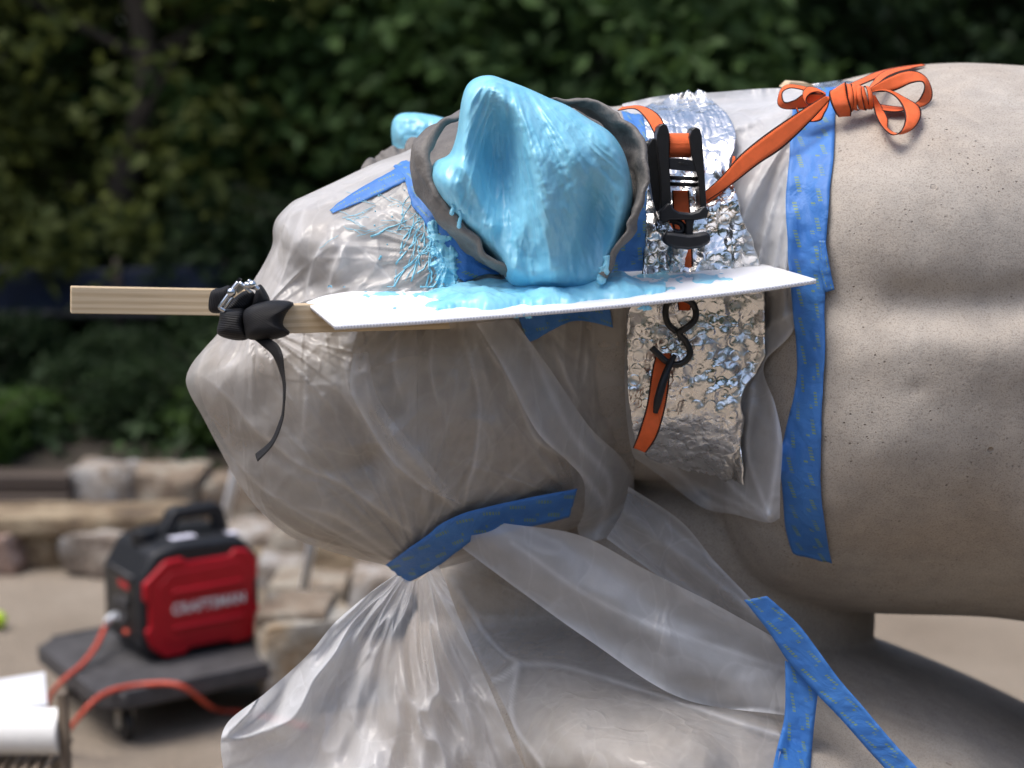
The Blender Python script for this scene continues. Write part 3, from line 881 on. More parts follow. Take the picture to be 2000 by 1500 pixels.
# ------------------------------------------------------------------ plastic hanging below
GATH = [HBVH, LBVH]
def tail_fold(x, y):
    cx, cy_ = 815.0, 1085.0
    a = np.arctan2(x - cx, y - cy_); r = np.hypot(x - cx, y - cy_)
    k = np.clip((r - 30) / 260, 0, 1)
    n = fbm(a * 3.5 + 0.3 * np.sin(r / 90), r / 330, 71, 3)
    return 0.050 * k * np.clip(1 - 1.25 * np.abs(n), 0, 1) ** 1.3 + 0.005 * np.sin(a * 27) * k + 0.007 * k * (1 - np.abs(fbm(a * 9, r / 160, 77, 2))) ** 2
def tail_opa(x, y):
    a = np.arctan2(x - 815, y - 1085); r = np.hypot(x - 815, y - 1085)
    n = fbm(a * 3.5 + 0.3 * np.sin(r / 90), r / 330, 71, 3)
    return 0.34 + 0.36 * np.clip((780 - x) / 90, 0, 1) + 0.2 * (1 - np.abs(n)) ** 5
tail = patch('plastic_sheet', [[(772, 1122), (810, 1135), (856, 1104)], [(722, 1158), (790, 1175), (872, 1140)], [(655, 1215), (785, 1230), (890, 1190)], [(600, 1280), (775, 1310), (922, 1265)],
              [(520, 1352), (760, 1400), (972, 1380)], [(440, 1418), (740, 1480), (1015, 1480)], [(436, 1500), (735, 1540), (1050, 1550)], [(470, 1620), (760, 1650), (1090, 1640)]], 120, 150, M['film_wall'], GATH,
             0.0, tail_fold, attrs={'opa': tail_opa}, Yset=lambda x, y: 2.125 - 0.10 * np.clip((y - 1130) / 420, 0, 1) + 0.05 * np.clip((700 - x) / 250, 0, 1))
tag(tail, 'bunched skirt of shiny plastic film hanging below the jaw tape at bottom left', 'plastic sheet')

def rockY(dy=0.0):
    return lambda x, y: fill(hitY(x, y, [LBVH]))
low_lines = [[(880, 1130), (950, 1240), (1012, 1292), (1100, 1300), (1250, 1345), (1400, 1395), (1535, 1440)], [(1012, 1292), (985, 1320), (950, 1330)], [(1012, 1292), (1000, 1400), (1060, 1500)]]
low_l = [spl(l, 40) for l in low_lines]
low = patch('plastic_sheet', [[(862, 1108), (950, 1128), (1100, 1205), (1250, 1292), (1400, 1368), (1537, 1398)], [(880, 1190), (1010, 1260), (1150, 1300), (1300, 1350), (1420, 1392), (1537, 1425)],
             [(960, 1330), (1100, 1365), (1250, 1400), (1420, 1430), (1530, 1455)], [(1010, 1440), (1150, 1460), (1300, 1475), (1420, 1485), (1518, 1500)], [(1060, 1620), (1200, 1620), (1400, 1620), (1510, 1620)]], 80, 110, M['film'], [LBVH],
            0.010, lambda x, y: sum(0.012 * np.exp(-polydist(x, y, l) / 12) for l in low_l) + 0.003 * fbm(x / 50, y / 50, 81, 3), 10,
            attrs={'opa': lambda x, y: 0.16 + 0.22 * np.clip((y - 1230) / 140, 0, 1) + 0.5 * np.clip(sum(np.exp(-(polydist(x, y, l) / 5) ** 2) for l in low_l), 0, 1)})
tag(low, 'clear plastic film lying on the lower stone, its pale edge running to the tape', 'plastic sheet')
lowBVH = bvh_of(low)

def band(rows, nu, nv, Yf, opa_, label, extra=None):
    o = patch('plastic_sheet', rows, nu, nv, M['film_wall'], None, 0.0, extra, attrs={'opa': opa_}, Yset=lambda x, y: np.minimum(Yf(x, y), fill(hitY(x, y, [LBVH])) - 0.02))
    return tag(o, label, 'plastic sheet')
band([[(985, 1022), (1130, 1045), (1260, 1112), (1400, 1182), (1541, 1262)], [(950, 1040), (1090, 1125), (1230, 1212), (1400, 1288), (1541, 1330)], [(878, 1052), (1010, 1150), (1150, 1250), (1332, 1364), (1541, 1398)]], 40, 120,
     lambda x, y: np.interp(x, [870, 960, 1130, 1300, 1545], [2.235, 2.19, 2.14, 2.10, 2.115]), edge_opa(0.56, 0.22, [[(878, 1052), (1010, 1150), (1150, 1250), (1332, 1364), (1541, 1398)], [(1000, 1060), (1200, 1190), (1541, 1310)]], 5),
     'wide taut band of grey plastic film slanting from jaw tape to lower right tape',
     lambda x, y: 0.010 * np.sin((y - x * 0.62) / 22 + 0.6 * fbm(x / 120, y / 60, 5, 2)))
band([[(1228, 950), (1330, 1018), (1395, 1095), (1475, 1178)], [(1215, 1000), (1320, 1085), (1420, 1180), (1500, 1225)], [(1185, 1052), (1300, 1135), (1400, 1200), (1541, 1272)]], 30, 90,
     lambda x, y: np.interp(x, [1180, 1300, 1545], [2.20, 2.24, 2.17]), edge_opa(0.26, 0.28, [[(1185, 1052), (1300, 1135), (1400, 1200), (1541, 1272)], [(1228, 950), (1330, 1018), (1395, 1095), (1475, 1178)], [(1330, 960), (1400, 1060), (1460, 1160)]], 5),
     'narrow see-through film strip in the dark hollow under the neck', lambda x, y: 0.012 * np.sin((y - x * 0.8) / 14))

# ------------------------------------------------------------------ foil insulation on the neck
foil_rows = [[(1292, 190), (1340, 183), (1388, 186)], [(1256, 208), (1340, 205), (1412, 218)], [(1264, 255), (1350, 255), (1441, 262)], [(1268, 330), (1350, 330), (1424, 330)], [(1265, 400), (1350, 400), (1452, 400)],
             [(1264, 520), (1370, 520), (1482, 515)], [(1232, 602), (1360, 602), (1491, 605)], [(1226, 700), (1350, 700), (1483, 700)], [(1224, 772), (1340, 770), (1452, 765)], [(1238, 835), (1340, 845), (1448, 850)],
             [(1270, 885), (1360, 900), (1450, 905)], [(1330, 906), (1390, 930), (1453, 953)]]
def crumple(x, y):
    n = fbm(x / 42, y / 60, 91, 3)
    n2 = fbm(x / 70 + 0.3 * y / 70, y / 90, 97, 3)
    return 0.0035 * (1 - np.abs(n)) ** 2 + 0.009 * n2
foil = patch('foil_insulation', foil_rows, 190, 72, M['foil'], [LBVH], lambda x, y: 0.022 + 0.055 * np.clip((y - 640) / 330, 0, 1) ** 1.2, crumple, 8, edge=8, seed=5, thick=0.0015)
me = foil.data
uvl = me.uv_layers[0].data
for l in me.loops:
    c = me.vertices[l.vertex_index].co
    uvl[l.index].uv = (c.x, c.z)
tag(foil, 'crumpled silver bubble foil sheet wrapped over the neck behind the ratchet', 'foil sheet')
FBVH = bvh_of(foil)

# ------------------------------------------------------------------ blue tape
ALL = [HBVH, NBVH, LBVH]
def tape(rows, label, nu=60, nv=8, off=0.004, bv=None, sm=3, wr=0.0028, edge=0.0, Yset=None):
    s = len(label)
    o = patch('painters_tape', rows, nu, nv, M['tape'], bv or ALL, off, lambda x, y: wr * (1 - np.abs(fbm(x / 22, y / 40, s, 3))) ** 3 + wr * 0.6 * fbm(x / 60, y / 60, s + 5, 2), sm, edge=edge, seed=s, Yset=Yset, thick=0.0004)
    return tag(o, label, 'tape')
tape([[(1548, 214), (1632, 212)], [(1541, 300), (1628, 300)], [(1535, 400), (1618, 400)], [(1540, 480), (1613, 490)], [(1546, 600), (1613, 600)], [(1556, 700), (1611, 700)], [(1552, 760), (1608, 760)], [(1535, 830), (1605, 830)],
      [(1522, 900), (1603, 900)], [(1529, 960), (1603, 960)], [(1534, 1020), (1610, 1020)], [(1544, 1070), (1620, 1075)], [(1549, 1083), (1627, 1101)]], 'long vertical blue tape on the shoulder from the bow down to the belly', 140, 12, 0.009, [NBVH, LBVH], 6, 0.003, 1.5)
tape([[(1599, 470), (1612, 470)], [(1601, 530), (1622, 528)], [(1612, 571), (1630, 566)]], 'short blue tape end sticking out beside the board tip', 24, 6, 0.012)
tape([[(753, 1104), (795, 1138)], [(785, 1080), (830, 1122)], [(822, 1054), (862, 1100)], [(865, 1022), (890, 1078)], [(905, 1003), (925, 1055)], [(950, 990), (965, 1046)], [(1010, 977), (1020, 1032)], [(1070, 965), (1075, 1020)], [(1128, 955), (1112, 1010)]],
     'bent blue tape strip gathering the plastic under the jaw', 80, 8, 0.026, [HBVH], 12, 0.002, 2.0)
LOWB = [lowBVH, LBVH]
tape([[(1453, 1172), (1498, 1164)], [(1500, 1232), (1556, 1216)], [(1538, 1290), (1592, 1262)], [(1585, 1345), (1638, 1325)], [(1640, 1402), (1684, 1378)], [(1700, 1470), (1745, 1450)], [(1760, 1535), (1810, 1520)], [(1800, 1580), (1850, 1570)]],
     'blue tape strip slanting down to the right across the dark stone', 80, 8, 0.0, None, 0, 0.002, Yset=lambda x, y: np.minimum(np.interp(x, [1450, 1560, 1700, 1850], [2.10, 2.085, 2.04, 1.99]), fill(hitY(x, y, LOWB)) - 0.008))
tape([[(1533, 1290), (1600, 1318)], [(1534, 1340), (1598, 1350)], [(1532, 1400), (1592, 1400)], [(1518, 1460), (1586, 1460)], [(1508, 1512), (1582, 1512)], [(1500, 1580), (1576, 1580)]],
     'blue tape hanging straight down from the crossing at lower right', 50, 8, 0.0, None, 0, 0.002, Yset=lambda x, y: np.minimum(np.interp(y, [1290, 1580], [2.098, 2.06]), fill(hitY(x, y, LOWB)) - 0.006))
tape([[(643, 410), (650, 416)], [(690, 376), (700, 397)], [(760, 336), (768, 366)], [(812, 308), (826, 338)]], 'narrow pointed blue tape on the brow left of the clay', 40, 6, 0.005, [HBVH], 3, 0.001, 1.5)
tape([[(770, 322), (815, 312)], [(792, 352), (838, 345)], [(812, 408), (850, 400)], [(842, 462), (905, 455)], [(875, 520), (950, 500)], [(905, 548), (1000, 530)]], 'torn blue tape below the left clay rim', 50, 14, 0.005, [HBVH], 3, 0.002, 4)
tape([[(1212, 216), (1258, 226)], [(1230, 262), (1266, 262)], [(1248, 330), (1270, 330)], [(1240, 400), (1270, 400)], [(1215, 450), (1269, 450)], [(1190, 500), (1267, 500)], [(1180, 540), (1264, 530)]], 'wide blue tape between the clay and the foil', 50, 10, 0.008, [HBVH, LBVH], 3, 0.001, 1.5)
tape([[(1003, 600), (1034, 670)], [(1060, 600), (1066, 652)], [(1112, 600), (1114, 628)], [(1160, 600), (1158, 630)], [(1190, 600), (1199, 641)]], 'blue tape with torn corners showing below the board', 40, 10, 0.006, [HBVH, LBVH], 4, 0.002, 2)

# ------------------------------------------------------------------ clay dams
def clay_wall(name, rim, base, n, t, label, seed):
    """rim and base: (px, py, Y) paths; wall of thickness t between them with torn edge"""
    R, B = spl(rim, n), spl(base, n)
    R[:, 0] += 5 * fbm(np.linspace(0, 22, n), np.zeros(n), seed); R[:, 1] += 5 * fbm(np.linspace(0, 22, n), np.zeros(n) + 5, seed)
    Rw, Bw = W(R[:, 0], R[:, 1], R[:, 2]), W(B[:, 0], B[:, 1], B[:, 2])
    m = 7
    k = np.linspace(0, 1, m)
    S = Bw[:, None] * (1 - k)[None, :, None] + Rw[:, None] * k[None, :, None]
    tang = np.gradient((Rw + Bw) / 2, axis=0)
    nrm = np.cross(tang, Rw - Bw); nrm /= np.linalg.norm(nrm, axis=1)[:, None] + 1e-9
    tt = t * (0.75 + 0.4 * fbm(np.linspace(0, 10, n), np.zeros(n) + 2, seed + 3))[:, None, None]
    wob = 0.006 * fbm(np.linspace(0, 18, n)[:, None] + 0 * k, k[None] * 3 + 0 * np.zeros((n, 1)), seed + 5)[..., None]
    Fr, Bk = S + nrm[:, None] * (tt / 2 + wob), S - nrm[:, None] * (tt / 2 - wob)
    ring = np.concatenate([Fr, Bk[:, ::-1]], 1)             # n, 2m
    v = ring.reshape(-1, 3)
    f = []
    c = 2 * m
    for i in range(n - 1):
        for j in range(c):
            f.append((i * c + j, i * c + (j + 1) % c, (i + 1) * c + (j + 1) % c, (i + 1) * c + j))
    f += [tuple(range(c)), tuple((n - 1) * c + j for j in range(c - 1, -1, -1))]
    o = mesh_obj(name, v, f, M['clay'])
    md = o.modifiers.new('sub', 'SUBSURF'); md.levels = md.render_levels = 1
    return tag(o, label, 'clay dam')
rim = [(1000, 528, 2.055), (960, 492, 2.05), (915, 452, 2.05), (868, 402, 2.055), (838, 350, 2.065), (832, 300, 2.08), (850, 262, 2.10), (888, 230, 2.13), (960, 205, 2.19), (1050, 195, 2.21), (1105, 194, 2.20), (1160, 196, 2.17),
       (1212, 228, 2.12), (1250, 295, 2.08), (1258, 355, 2.06), (1246, 420, 2.05), (1216, 478, 2.045), (1192, 515, 2.045), (1174, 545, 2.04)]
bas = [(978, 536, 2.11), (940, 505, 2.11), (892, 464, 2.115), (838, 412, 2.12), (812, 355, 2.13), (812, 300, 2.15), (848, 250, 2.18), (900, 232, 2.22), (970, 225, 2.25), (1050, 215, 2.27), (1110, 216, 2.27), (1165, 232, 2.25),
       (1205, 265, 2.22), (1228, 310, 2.19), (1236, 360, 2.17), (1222, 420, 2.15), (1198, 470, 2.14), (1178, 505, 2.13), (1160, 540, 2.12)]
clay_near = clay_wall('clay_dam', rim, bas, 150, 0.013, 'grey brown clay wall round the large blue ear', 3)
floor = patch('clay_floor', [[(900, 226), (1000, 214), (1110, 212), (1170, 226)], [(846, 262), (1000, 262), (1215, 262)], [(828, 320), (1000, 320), (1246, 320)], [(838, 385), (1000, 385), (1246, 385)], [(880, 440), (1000, 440), (1228, 440)], [(930, 490), (1040, 490), (1200, 490)], [(975, 530), (1060, 535), (1172, 540)]],
              60, 60, M['clay'], [HBVH], 0.006, lambda x, y: 0.004 * fbm(x / 25, y / 25, 8, 3), 6, parent=clay_near)
clay_far = clay_wall('clay_dam', [(700, 335, 2.42), (738, 306, 2.44), (780, 288, 2.45), (830, 262, 2.45), (870, 240, 2.44), (920, 222, 2.44)], [(712, 352, 2.40), (745, 335, 2.40), (790, 320, 2.40), (840, 300, 2.40), (880, 280, 2.40), (930, 262, 2.40)],
                     50, 0.02, 'low clay ridge in front of the far blue ear', 8)

# ------------------------------------------------------------------ blue silicone ears
EAR = [(1000, 556), (968, 512), (922, 470), (880, 426), (850, 384), (838, 345), (850, 316), (878, 300), (892, 262), (897, 225), (903, 190), (913, 165), (932, 151), (958, 147), (985, 155), (1030, 172), (1070, 190), (1110, 207), (1150, 232),
       (1190, 257), (1215, 290), (1229, 330), (1236, 375), (1230, 425), (1212, 470), (1190, 512), (1176, 548), (1120, 566), (1060, 566)]
def ear_relief(x, y):
    r = lambda p, w: np.exp(-(polydist(x, y, spl(p, 30)) / w) ** 2)
    d = -0.085 * gauss(x, y, 976, 308, 50, 84) - 0.030 * gauss(x, y, 985, 400, 50, 60)
    d += 0.030 * r([(960, 165), (1005, 205), (1040, 290), (1065, 390), (1082, 520)], 26)
    d += 0.018 * r([(925, 170), (908, 240), (905, 310), (925, 360), (960, 440)], 16)
    d += 0.016 * r([(850, 345), (890, 405), (940, 455), (1000, 520)], 24)
    d -= 0.045 * gauss(x, y, 1165, 430, 38, 85)
    d += 0.016 * r([(1120, 215), (1200, 290), (1228, 370), (1215, 450), (1178, 530)], 15)
    d += 0.012 * r([(1075, 215), (1130, 330), (1125, 470)], 22)
    d += 0.018 * gauss(x, y, 1060, 545, 60, 26) + 0.006 * gauss(x, y, 880, 365, 40, 28)
    a = np.arctan2(x - 985, y - 100)
    d += 0.0035 * fbm(a * 14, y / 190, 41, 3) + 0.0014 * fbm(x / 34, y / 60, 43, 3)
    d += 0.0022 * np.clip(1 - 1.6 * np.abs(vnoise(a * 30 + 0.6 * vnoise(x / 50, y / 50, 3), y / 85, 53)), 0, 1) ** 2      # brush strokes
    d += 0.0030 * np.clip(vnoise(x / 15, y / 19, 57) - 0.45, 0, 1) ** 0.8 + 0.0012 * fbm(x / 13, y / 17, 59, 2)            # lumps and trapped air
    low_ = np.clip((y - 380) / 150, 0, 1)
    d += low_ * 0.006 * (1 - np.abs(fbm(x / 30, y / 110, 47, 2))) ** 2
    return d
ev, ef, *_ = inflate(EAR, (1030, 370), lambda x, y: sinterp(y, [150, 300, 420, 500, 570], [2.10, 2.10, 2.10, 2.095, 2.075]), lambda x, y: sinterp(y, [150, 300, 420, 500, 570], [0.055, 0.085, 0.075, 0.05, 0.035]), 340, 110, 20, p=2.6, front=ear_relief)
ear = mesh_obj('silicone_ear', ev, ef, M['silicone'])
tag(ear, 'large ear coated in wet light blue silicone standing inside the clay wall', 'silicone mould')
EBVH = bvh_of(ear)
fv, ff2, *_ = inflate([(768, 290), (764, 258), (768, 234), (782, 222), (808, 220), (840, 224), (872, 232), (915, 250), (930, 310), (870, 335), (800, 328), (776, 312)], (840, 278), 2.58, 0.05, 120, 36, 16,
                     front=lambda x, y: 0.004 * fbm(x / 18, y / 22, 5, 3))
tag(mesh_obj('silicone_ear', fv, ff2, M['silicone']), 'small far ear in blue silicone peeking over the clay ridge', 'silicone mould')

# ------------------------------------------------------------------ white board, silicone spilled on it
bl, br_ = 80, 14
near = spl([(655, 636, 1.93), (900, 620, 1.955), (1200, 595, 2.00), (1450, 567, 2.05), (1594, 546, 2.085)], bl)
far = spl([(598, 590, 2.06), (650, 574, 2.10), (800, 556, 2.15), (1000, 540, 2.19), (1250, 522, 2.22), (1400, 514, 2.225), (1482, 514, 2.21), (1594, 545, 2.088)], bl)
G = np.empty((bl, br_, 3))
a3, b3 = W(near[:, 0], near[:, 1], near[:, 2]), W(far[:, 0], far[:, 1], far[:, 2])
for j, t in enumerate(np.linspace(0, 1, br_)): G[:, j] = a3 * (1 - t) + b3 * t
board = mesh_obj('white_board', G.reshape(-1, 3), grid_faces(bl, br_), M['white_board'])
BBVH = bvh_of(board)
solid(board, 0.0055, 1.0 if board.data.polygons[5].normal.z < 0 else -1.0)
tag(board, 'white corrugated plastic board under the ear, streaked with blue', 'board')
# cut flutes along its near edge
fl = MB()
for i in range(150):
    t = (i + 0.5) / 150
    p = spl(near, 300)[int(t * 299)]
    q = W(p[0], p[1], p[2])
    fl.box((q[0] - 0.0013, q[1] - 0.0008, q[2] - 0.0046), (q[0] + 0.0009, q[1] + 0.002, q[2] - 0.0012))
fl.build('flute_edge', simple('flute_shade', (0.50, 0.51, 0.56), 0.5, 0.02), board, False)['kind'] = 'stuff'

def spill(name, x0, x1, y0, y1, nx, ny, mask, amp, label=None, cat='silicone spill', parent=None, seed=1, fine=0.05, bv=None):
    PX, PY = np.meshgrid(np.linspace(x0, x1, nx), np.linspace(y0, y1, ny), indexing='ij')
    Y = fill(hitY(PX, PY, bv or [BBVH]))
    m = mask(PX, PY) + 0.40 * fbm(PX / 60, PY / 14, seed, 3) + fine * fbm(PX / 14, PY / 6, seed + 9, 3)
    h = amp * np.sqrt(np.clip(m, 0, 1.0)) * (1 + 0.35 * fbm(PX / 45, PY / 9, seed + 3, 3))
    h = np.where(m > 0, np.maximum(h, 0.0), np.maximum(m * 0.02, -0.003))
    V = W(PX, PY, Y)
    if bv: V[..., 1] -= h
    else: V[..., 2] += h
    q = grid_faces(nx, ny)
    mm = m.ravel()
    q = q[(mm[q] > 0).any(1)]
    used = np.unique(q); idx = -np.ones(nx * ny, int); idx[used] = np.arange(len(used))
    o = mesh_obj(name, V.reshape(-1, 3)[used], idx[q], M['silicone'], parent)
    if label: tag(o, label, cat)
    return o
spill('silicone_spill', 700, 1300, 528, 622, 260, 90, lambda x, y: 1.55 * np.exp(-((x - 1035) / 195) ** 4 - ((y - 572 + (x - 1045) * 0.055) / 22) ** 4) + 0.55 * np.exp(-((x - 1240) / 70) ** 4 - ((y - 562) / 14) ** 4) - 0.45, 0.013,
      'thick pool of light blue silicone poured onto the white board below the ear', seed=3)
spill('silicone_smear', 640, 860, 556, 604, 150, 70, lambda x, y: 0.45 * np.exp(-((x - 760) / 85) ** 4 - ((y - 580) / 16) ** 4) - 0.52, 0.0012, 'faint scratchy blue smears at the left end of the board', 'silicone smear', seed=12, fine=0.3)['kind'] = 'stuff'
spill('silicone_smear', 1200, 1440, 522, 580, 160, 70, lambda x, y: 0.55 * np.exp(-((x - 1330) / 90) ** 4 - ((y - 545) / 10) ** 4) + 0.5 * np.exp(-((x - 1260) / 70) ** 4 - ((y - 562) / 9) ** 4) - 0.5, 0.0014, 'flat blue smears on the right half of the board', 'silicone smear', seed=22, fine=0.25)['kind'] = 'stuff'
spill('silicone_splat', 815, 930, 420, 566, 90, 110, lambda x, y: 0.9 * np.exp(-((x - 862 - 0.16 * (y - 480)) / 24) ** 4 - ((y - 512) / 56) ** 4) + 0.5 * np.exp(-((x - 845) / 12) ** 2 - ((y - 455) / 30) ** 2) - 0.5 + 0.25 * fbm(x / 9, y / 45, 4, 3), 0.006,
      'ragged blue splat running down the tape left of the clay', 'silicone splat', seed=31, bv=[bvh_of(t_) for t_ in COL.objects if t_.name.startswith('painters_tape') and 'below the left clay' in t_.get('label', '')] + [HBVH])

# thin splashes and strings on the film left of the ear
st = MB()
def on_film(px, py, off=0.0012):
    y = hitY(np.array([px]), np.array([py]), [HBVH, BBVH])[0]
    if np.isnan(y): return on_film(px + 6, py + 10, off)
    return W(np.array(px), np.array(py), np.array(y - off))
rs = random.Random(4)
for k in range(38):
    x, y = rs.gauss(838, 26), rs.gauss(462, 40)
    ang = rs.gauss(2.0, 0.7)
    L = rs.uniform(30, 110)
    pts = []
    for i in range(7):
        pts.append(on_film(x, min(y, 560)))
        ang += rs.gauss(0, 0.22) + (1.57 - ang) * 0.18
        x += math.cos(ang) * L / 6; y += math.sin(ang) * L / 6
    st.tube(pts, [rs.uniform(0.0003, 0.0008), rs.uniform(0.0004, 0.0015)], 5, 14)
for k in range(3):
    x, y = rs.uniform(835, 905), rs.uniform(455, 520)
    L = rs.uniform(25, 75)
    pts = [on_film(x + rs.uniform(-3, 3), min(562, y + L * t / 5)) for t in range(6)]
    st.tube(pts, [0.0010, 0.0016, rs.uniform(0.0015, 0.0025), 0.001], 6, 14)
for k in range(40):
    p = on_film(rs.gauss(800, 55), rs.gauss(430, 60)); st.ball(p, rs.uniform(0.0006, 0.002), 7, 5, (1, 0.5, 1))
for k in range(22):
    x, y = rs.uniform(660, 830), rs.uniform(390, 470)
    a = rs.uniform(-0.6, 0.6) + math.pi
    pts = [on_film(x + math.cos(a) * t * 9, y + math.sin(a) * t * 9 + rs.uniform(-2, 2), 0.003) for t in range(6)]
    st.tube(pts, 0.00035, 4, 12)
sp = st.build('silicone_splash', M['silicone'])
tag(sp, 'web of thin blue drips and strings on the film left of the clay', 'silicone drips', kind='stuff')
# heavy drips over the clay rim
dr = MB()
for (x, y, l, r) in ((898, 412, 30, 0.0028), (884, 400, 16, 0.003), (1176, 520, 26, 0.006), (1184, 500, 30, 0.005)):
    pts = [W(np.array(x + 1.5 * math.sin(t)), np.array(y + l * t / 5), np.array(2.047 if y < 480 or x > 1000 else 2.075)) for t in range(6)]
    dr.tube(pts, [r, r * 0.7, r * 0.9, r], 8, 14); dr.ball(pts[-1], r * 1.1, 10, 7)
tag(dr.build('silicone_drip', M['silicone']), 'short thick blue runs hanging over the clay rim', 'silicone drips', kind='stuff')

# ------------------------------------------------------------------ wooden sticks
def stick(A, B, w, h, name, label):
    """square bar from A to B, w across, h tall"""
    A, B = Vector(A), Vector(B)
    d = (B - A); L = d.length
    x = d.normalized(); z = Vector((0, 0, 1)); y = z.cross(x).normalized(); z = x.cross(y)
    Mx = Matrix((( x.x, y.x, z.x, A.x), (x.y, y.y, z.y, A.y), (x.z, y.z, z.z, A.z), (0, 0, 0, 1)))
    m = MB().box((0, -w / 2, -h / 2), (L, w / 2, h / 2))
    o = m.build(name, M['pine'], None, False)
    o.matrix_world = Mx
    bevel(o, 0.0015, 2)
    return tag(o, label, 'wooden stick')
pL, pR = W(np.array(138.), np.array(585.), np.array(2.26)), W(np.array(900.), np.array(592.), np.array(2.66))
stick(pL, W(np.array(560.), np.array(592.), np.array(2.36)), 0.019, 0.0385, 'wooden_stick', 'pale pine stick end jutting out left of the muzzle')
qL, qR = W(np.array(520.), np.array(623.), np.array(2.03)), W(np.array(960.), np.array(612.), np.array(2.14))
stick(qL, qR, 0.019, 0.0375, 'wooden_stick', 'pine stick running back under the near edge of the white board')

# ------------------------------------------------------------------ black strap and buckle on the muzzle
bs = empty('black_strap', W(np.array(495.), np.array(660.), np.array(2.05)), 'black ribbed strap knotted round the sticks with a hanging tail', 'strap')
def webpad(poly, c, Y, H, name, seed, uvdir):
    v, f, px, py, fn = inflate(poly, c, Y, H, 90, 22, 8, p=3.2)
    d = np.array(uvdir, float)
    uv = np.stack([np.full(len(px), 0.5), ((px - c[0]) * d[0] + (py - c[1]) * d[1]) * 0.0007], -1)
    return mesh_obj(name, v, f, M['black_web'], bs, uv=uv)
webpad([(425, 652), (428, 625), (432, 606), (455, 602), (478, 604), (480, 640), (484, 662), (455, 664)], (455, 634), 2.045, 0.030, 'wrap', 1, (0.1, 1))
webpad([(474, 612), (490, 597), (522, 588), (552, 587), (574, 593), (560, 611), (553, 634), (566, 652), (530, 664), (485, 662), (476, 640)], (512, 628), 2.03, 0.030, 'wrap', 2, (0.45, 1))
webpad([(490, 598), (497, 575), (505, 556), (514, 562), (527, 587), (520, 598), (505, 604)], (508, 585), 2.05, 0.018, 'wrap', 3, (0.9, 0.5))
webpad([(438, 606), (462, 578), (486, 566), (498, 578), (488, 602), (460, 610)], (470, 590), 2.05, 0.016, 'wrap', 4, (0.6, -0.6))
webpad([(408, 606), (412, 570), (432, 562), (450, 560), (448, 600), (430, 612)], (430, 588), 2.20, 0.012, 'wrap', 5, (1, 0.1))
ribbon('tail', [(x / 3.75 + 390, y / 3.75 + 520, Y) for x, y, Y in ((370, 515, 2.03), (480, 600, 2.01), (540, 660, 2.0), (590, 780, 2.0), (612, 880, 2.0), (607, 1050, 2.0), (580, 1150, 2.0), (520, 1280, 2.0), (408, 1378, 1.995))],
       [(x / 3.75 + 390, y / 3.75 + 520, Y) for x, y, Y in ((470, 520, 2.03), (560, 560, 2.0), (603, 640, 1.985), (620, 780, 1.985), (628, 880, 1.982), (622, 1010, 1.985), (605, 1140, 1.985), (540, 1300, 1.985), (424, 1430, 1.985))], 90, M['black_web'], bs, 0.0014)
bk = MB()
Yb = 2.025
w3 = lambda x, y, Y=Yb: W(np.array(float(x)), np.array(float(y)), np.array(float(Y)))
def bar(a, b, r, n=8): bk.tube([w3(*a), w3(*b)], r, n)
for a, b, r in (((428, 602), (449, 572), 0.0030), ((449, 572), (466, 551), 0.0032), ((478, 556), (500, 560), 0.0045), ((484, 548), (505, 566), 0.0035), ((436, 606), (455, 580), 0.0022), ((470, 553), (490, 572), 0.0026), ((428, 600), (440, 608), 0.003)):
    bar(a, b, r)
bk.prism([w3(455, 560), w3(470, 549), w3(479, 563), w3(464, 574)], (0, 0.004, 0))
bk.prism([w3(431, 592), w3(441, 578), w3(451, 586), w3(440, 602)], (0, 0.004, 0))
bk.ball(w3(452, 571, Yb - 0.003), 0.006, 10, 7); bk.ball(w3(493, 556, Yb - 0.003), 0.0055, 10, 7)
bevel(auto_smooth(bk.build('buckle', M['chrome'], bs)), 0.0008)
ed = MB(); ed.prism([w3(446, 562, Yb + 0.004), w3(466, 543, Yb + 0.004), w3(472, 546, Yb + 0.004), w3(452, 568, Yb + 0.004)], (0, 0.006, 0))
ed.build('buckle_lever', M['black_metal'], bs, False)

# ------------------------------------------------------------------ orange ratchet strap
rt = empty('ratchet_strap', w3(1330, 480, 2.12), 'orange webbing strap with black edges and black ratchet over the foil', 'ratchet strap')
yF = float(np.nanmean(hitY(np.array([1330., 1340.]), np.array([380., 440.]), [FBVH])))
yN = yF - 0.012
def fy_(x, y, d=0.006):
    v = hitY(np.array([float(x)]), np.array([float(y)]), [FBVH, LBVH])[0]
    return (2.2 if np.isnan(v) else v) - d
def fe(pts, d=0.006): return [(x, y, fy_(x, y, d)) for x, y in pts]
ribbon('webbing', [(1206, 216, 2.26), (1240, 213, 2.24), (1262, 234, yN + 0.02), (1279, 266, yN - 0.01), (1288, 300, yN - 0.015)], [(1216, 209, 2.28), (1252, 207, 2.25), (1286, 224, yN + 0.02), (1304, 258, yN - 0.01), (1312, 300, yN - 0.015)], 40, M['orange'], rt)
ribbon('webbing', [(1312, 372, yN), (1314, 420, yN), (1315, 470, yN), (1316, 530, yN - 0.004)], [(1346, 372, yN), (1349, 420, yN), (1352, 470, yN), (1354, 530, yN - 0.004)], 30, M['orange'], rt)
ribbon('webbing', [(1288, 430, yN + 0.004), (1300, 455, yN + 0.004), (1306, 500, yN + 0.004)], [(1310, 420, yN), (1318, 455, yN), (1320, 500, yN)], 16, M['orange'], rt)
ylow = fy_(1320, 640, 0.014)
ribbon('webbing', [(1322, 560, ylow + 0.01), (1323, 590, ylow), (1325, 606, ylow - 0.004)], [(1352, 560, ylow + 0.01), (1351, 590, ylow), (1349, 606, ylow - 0.004)], 16, M['orange'], rt)
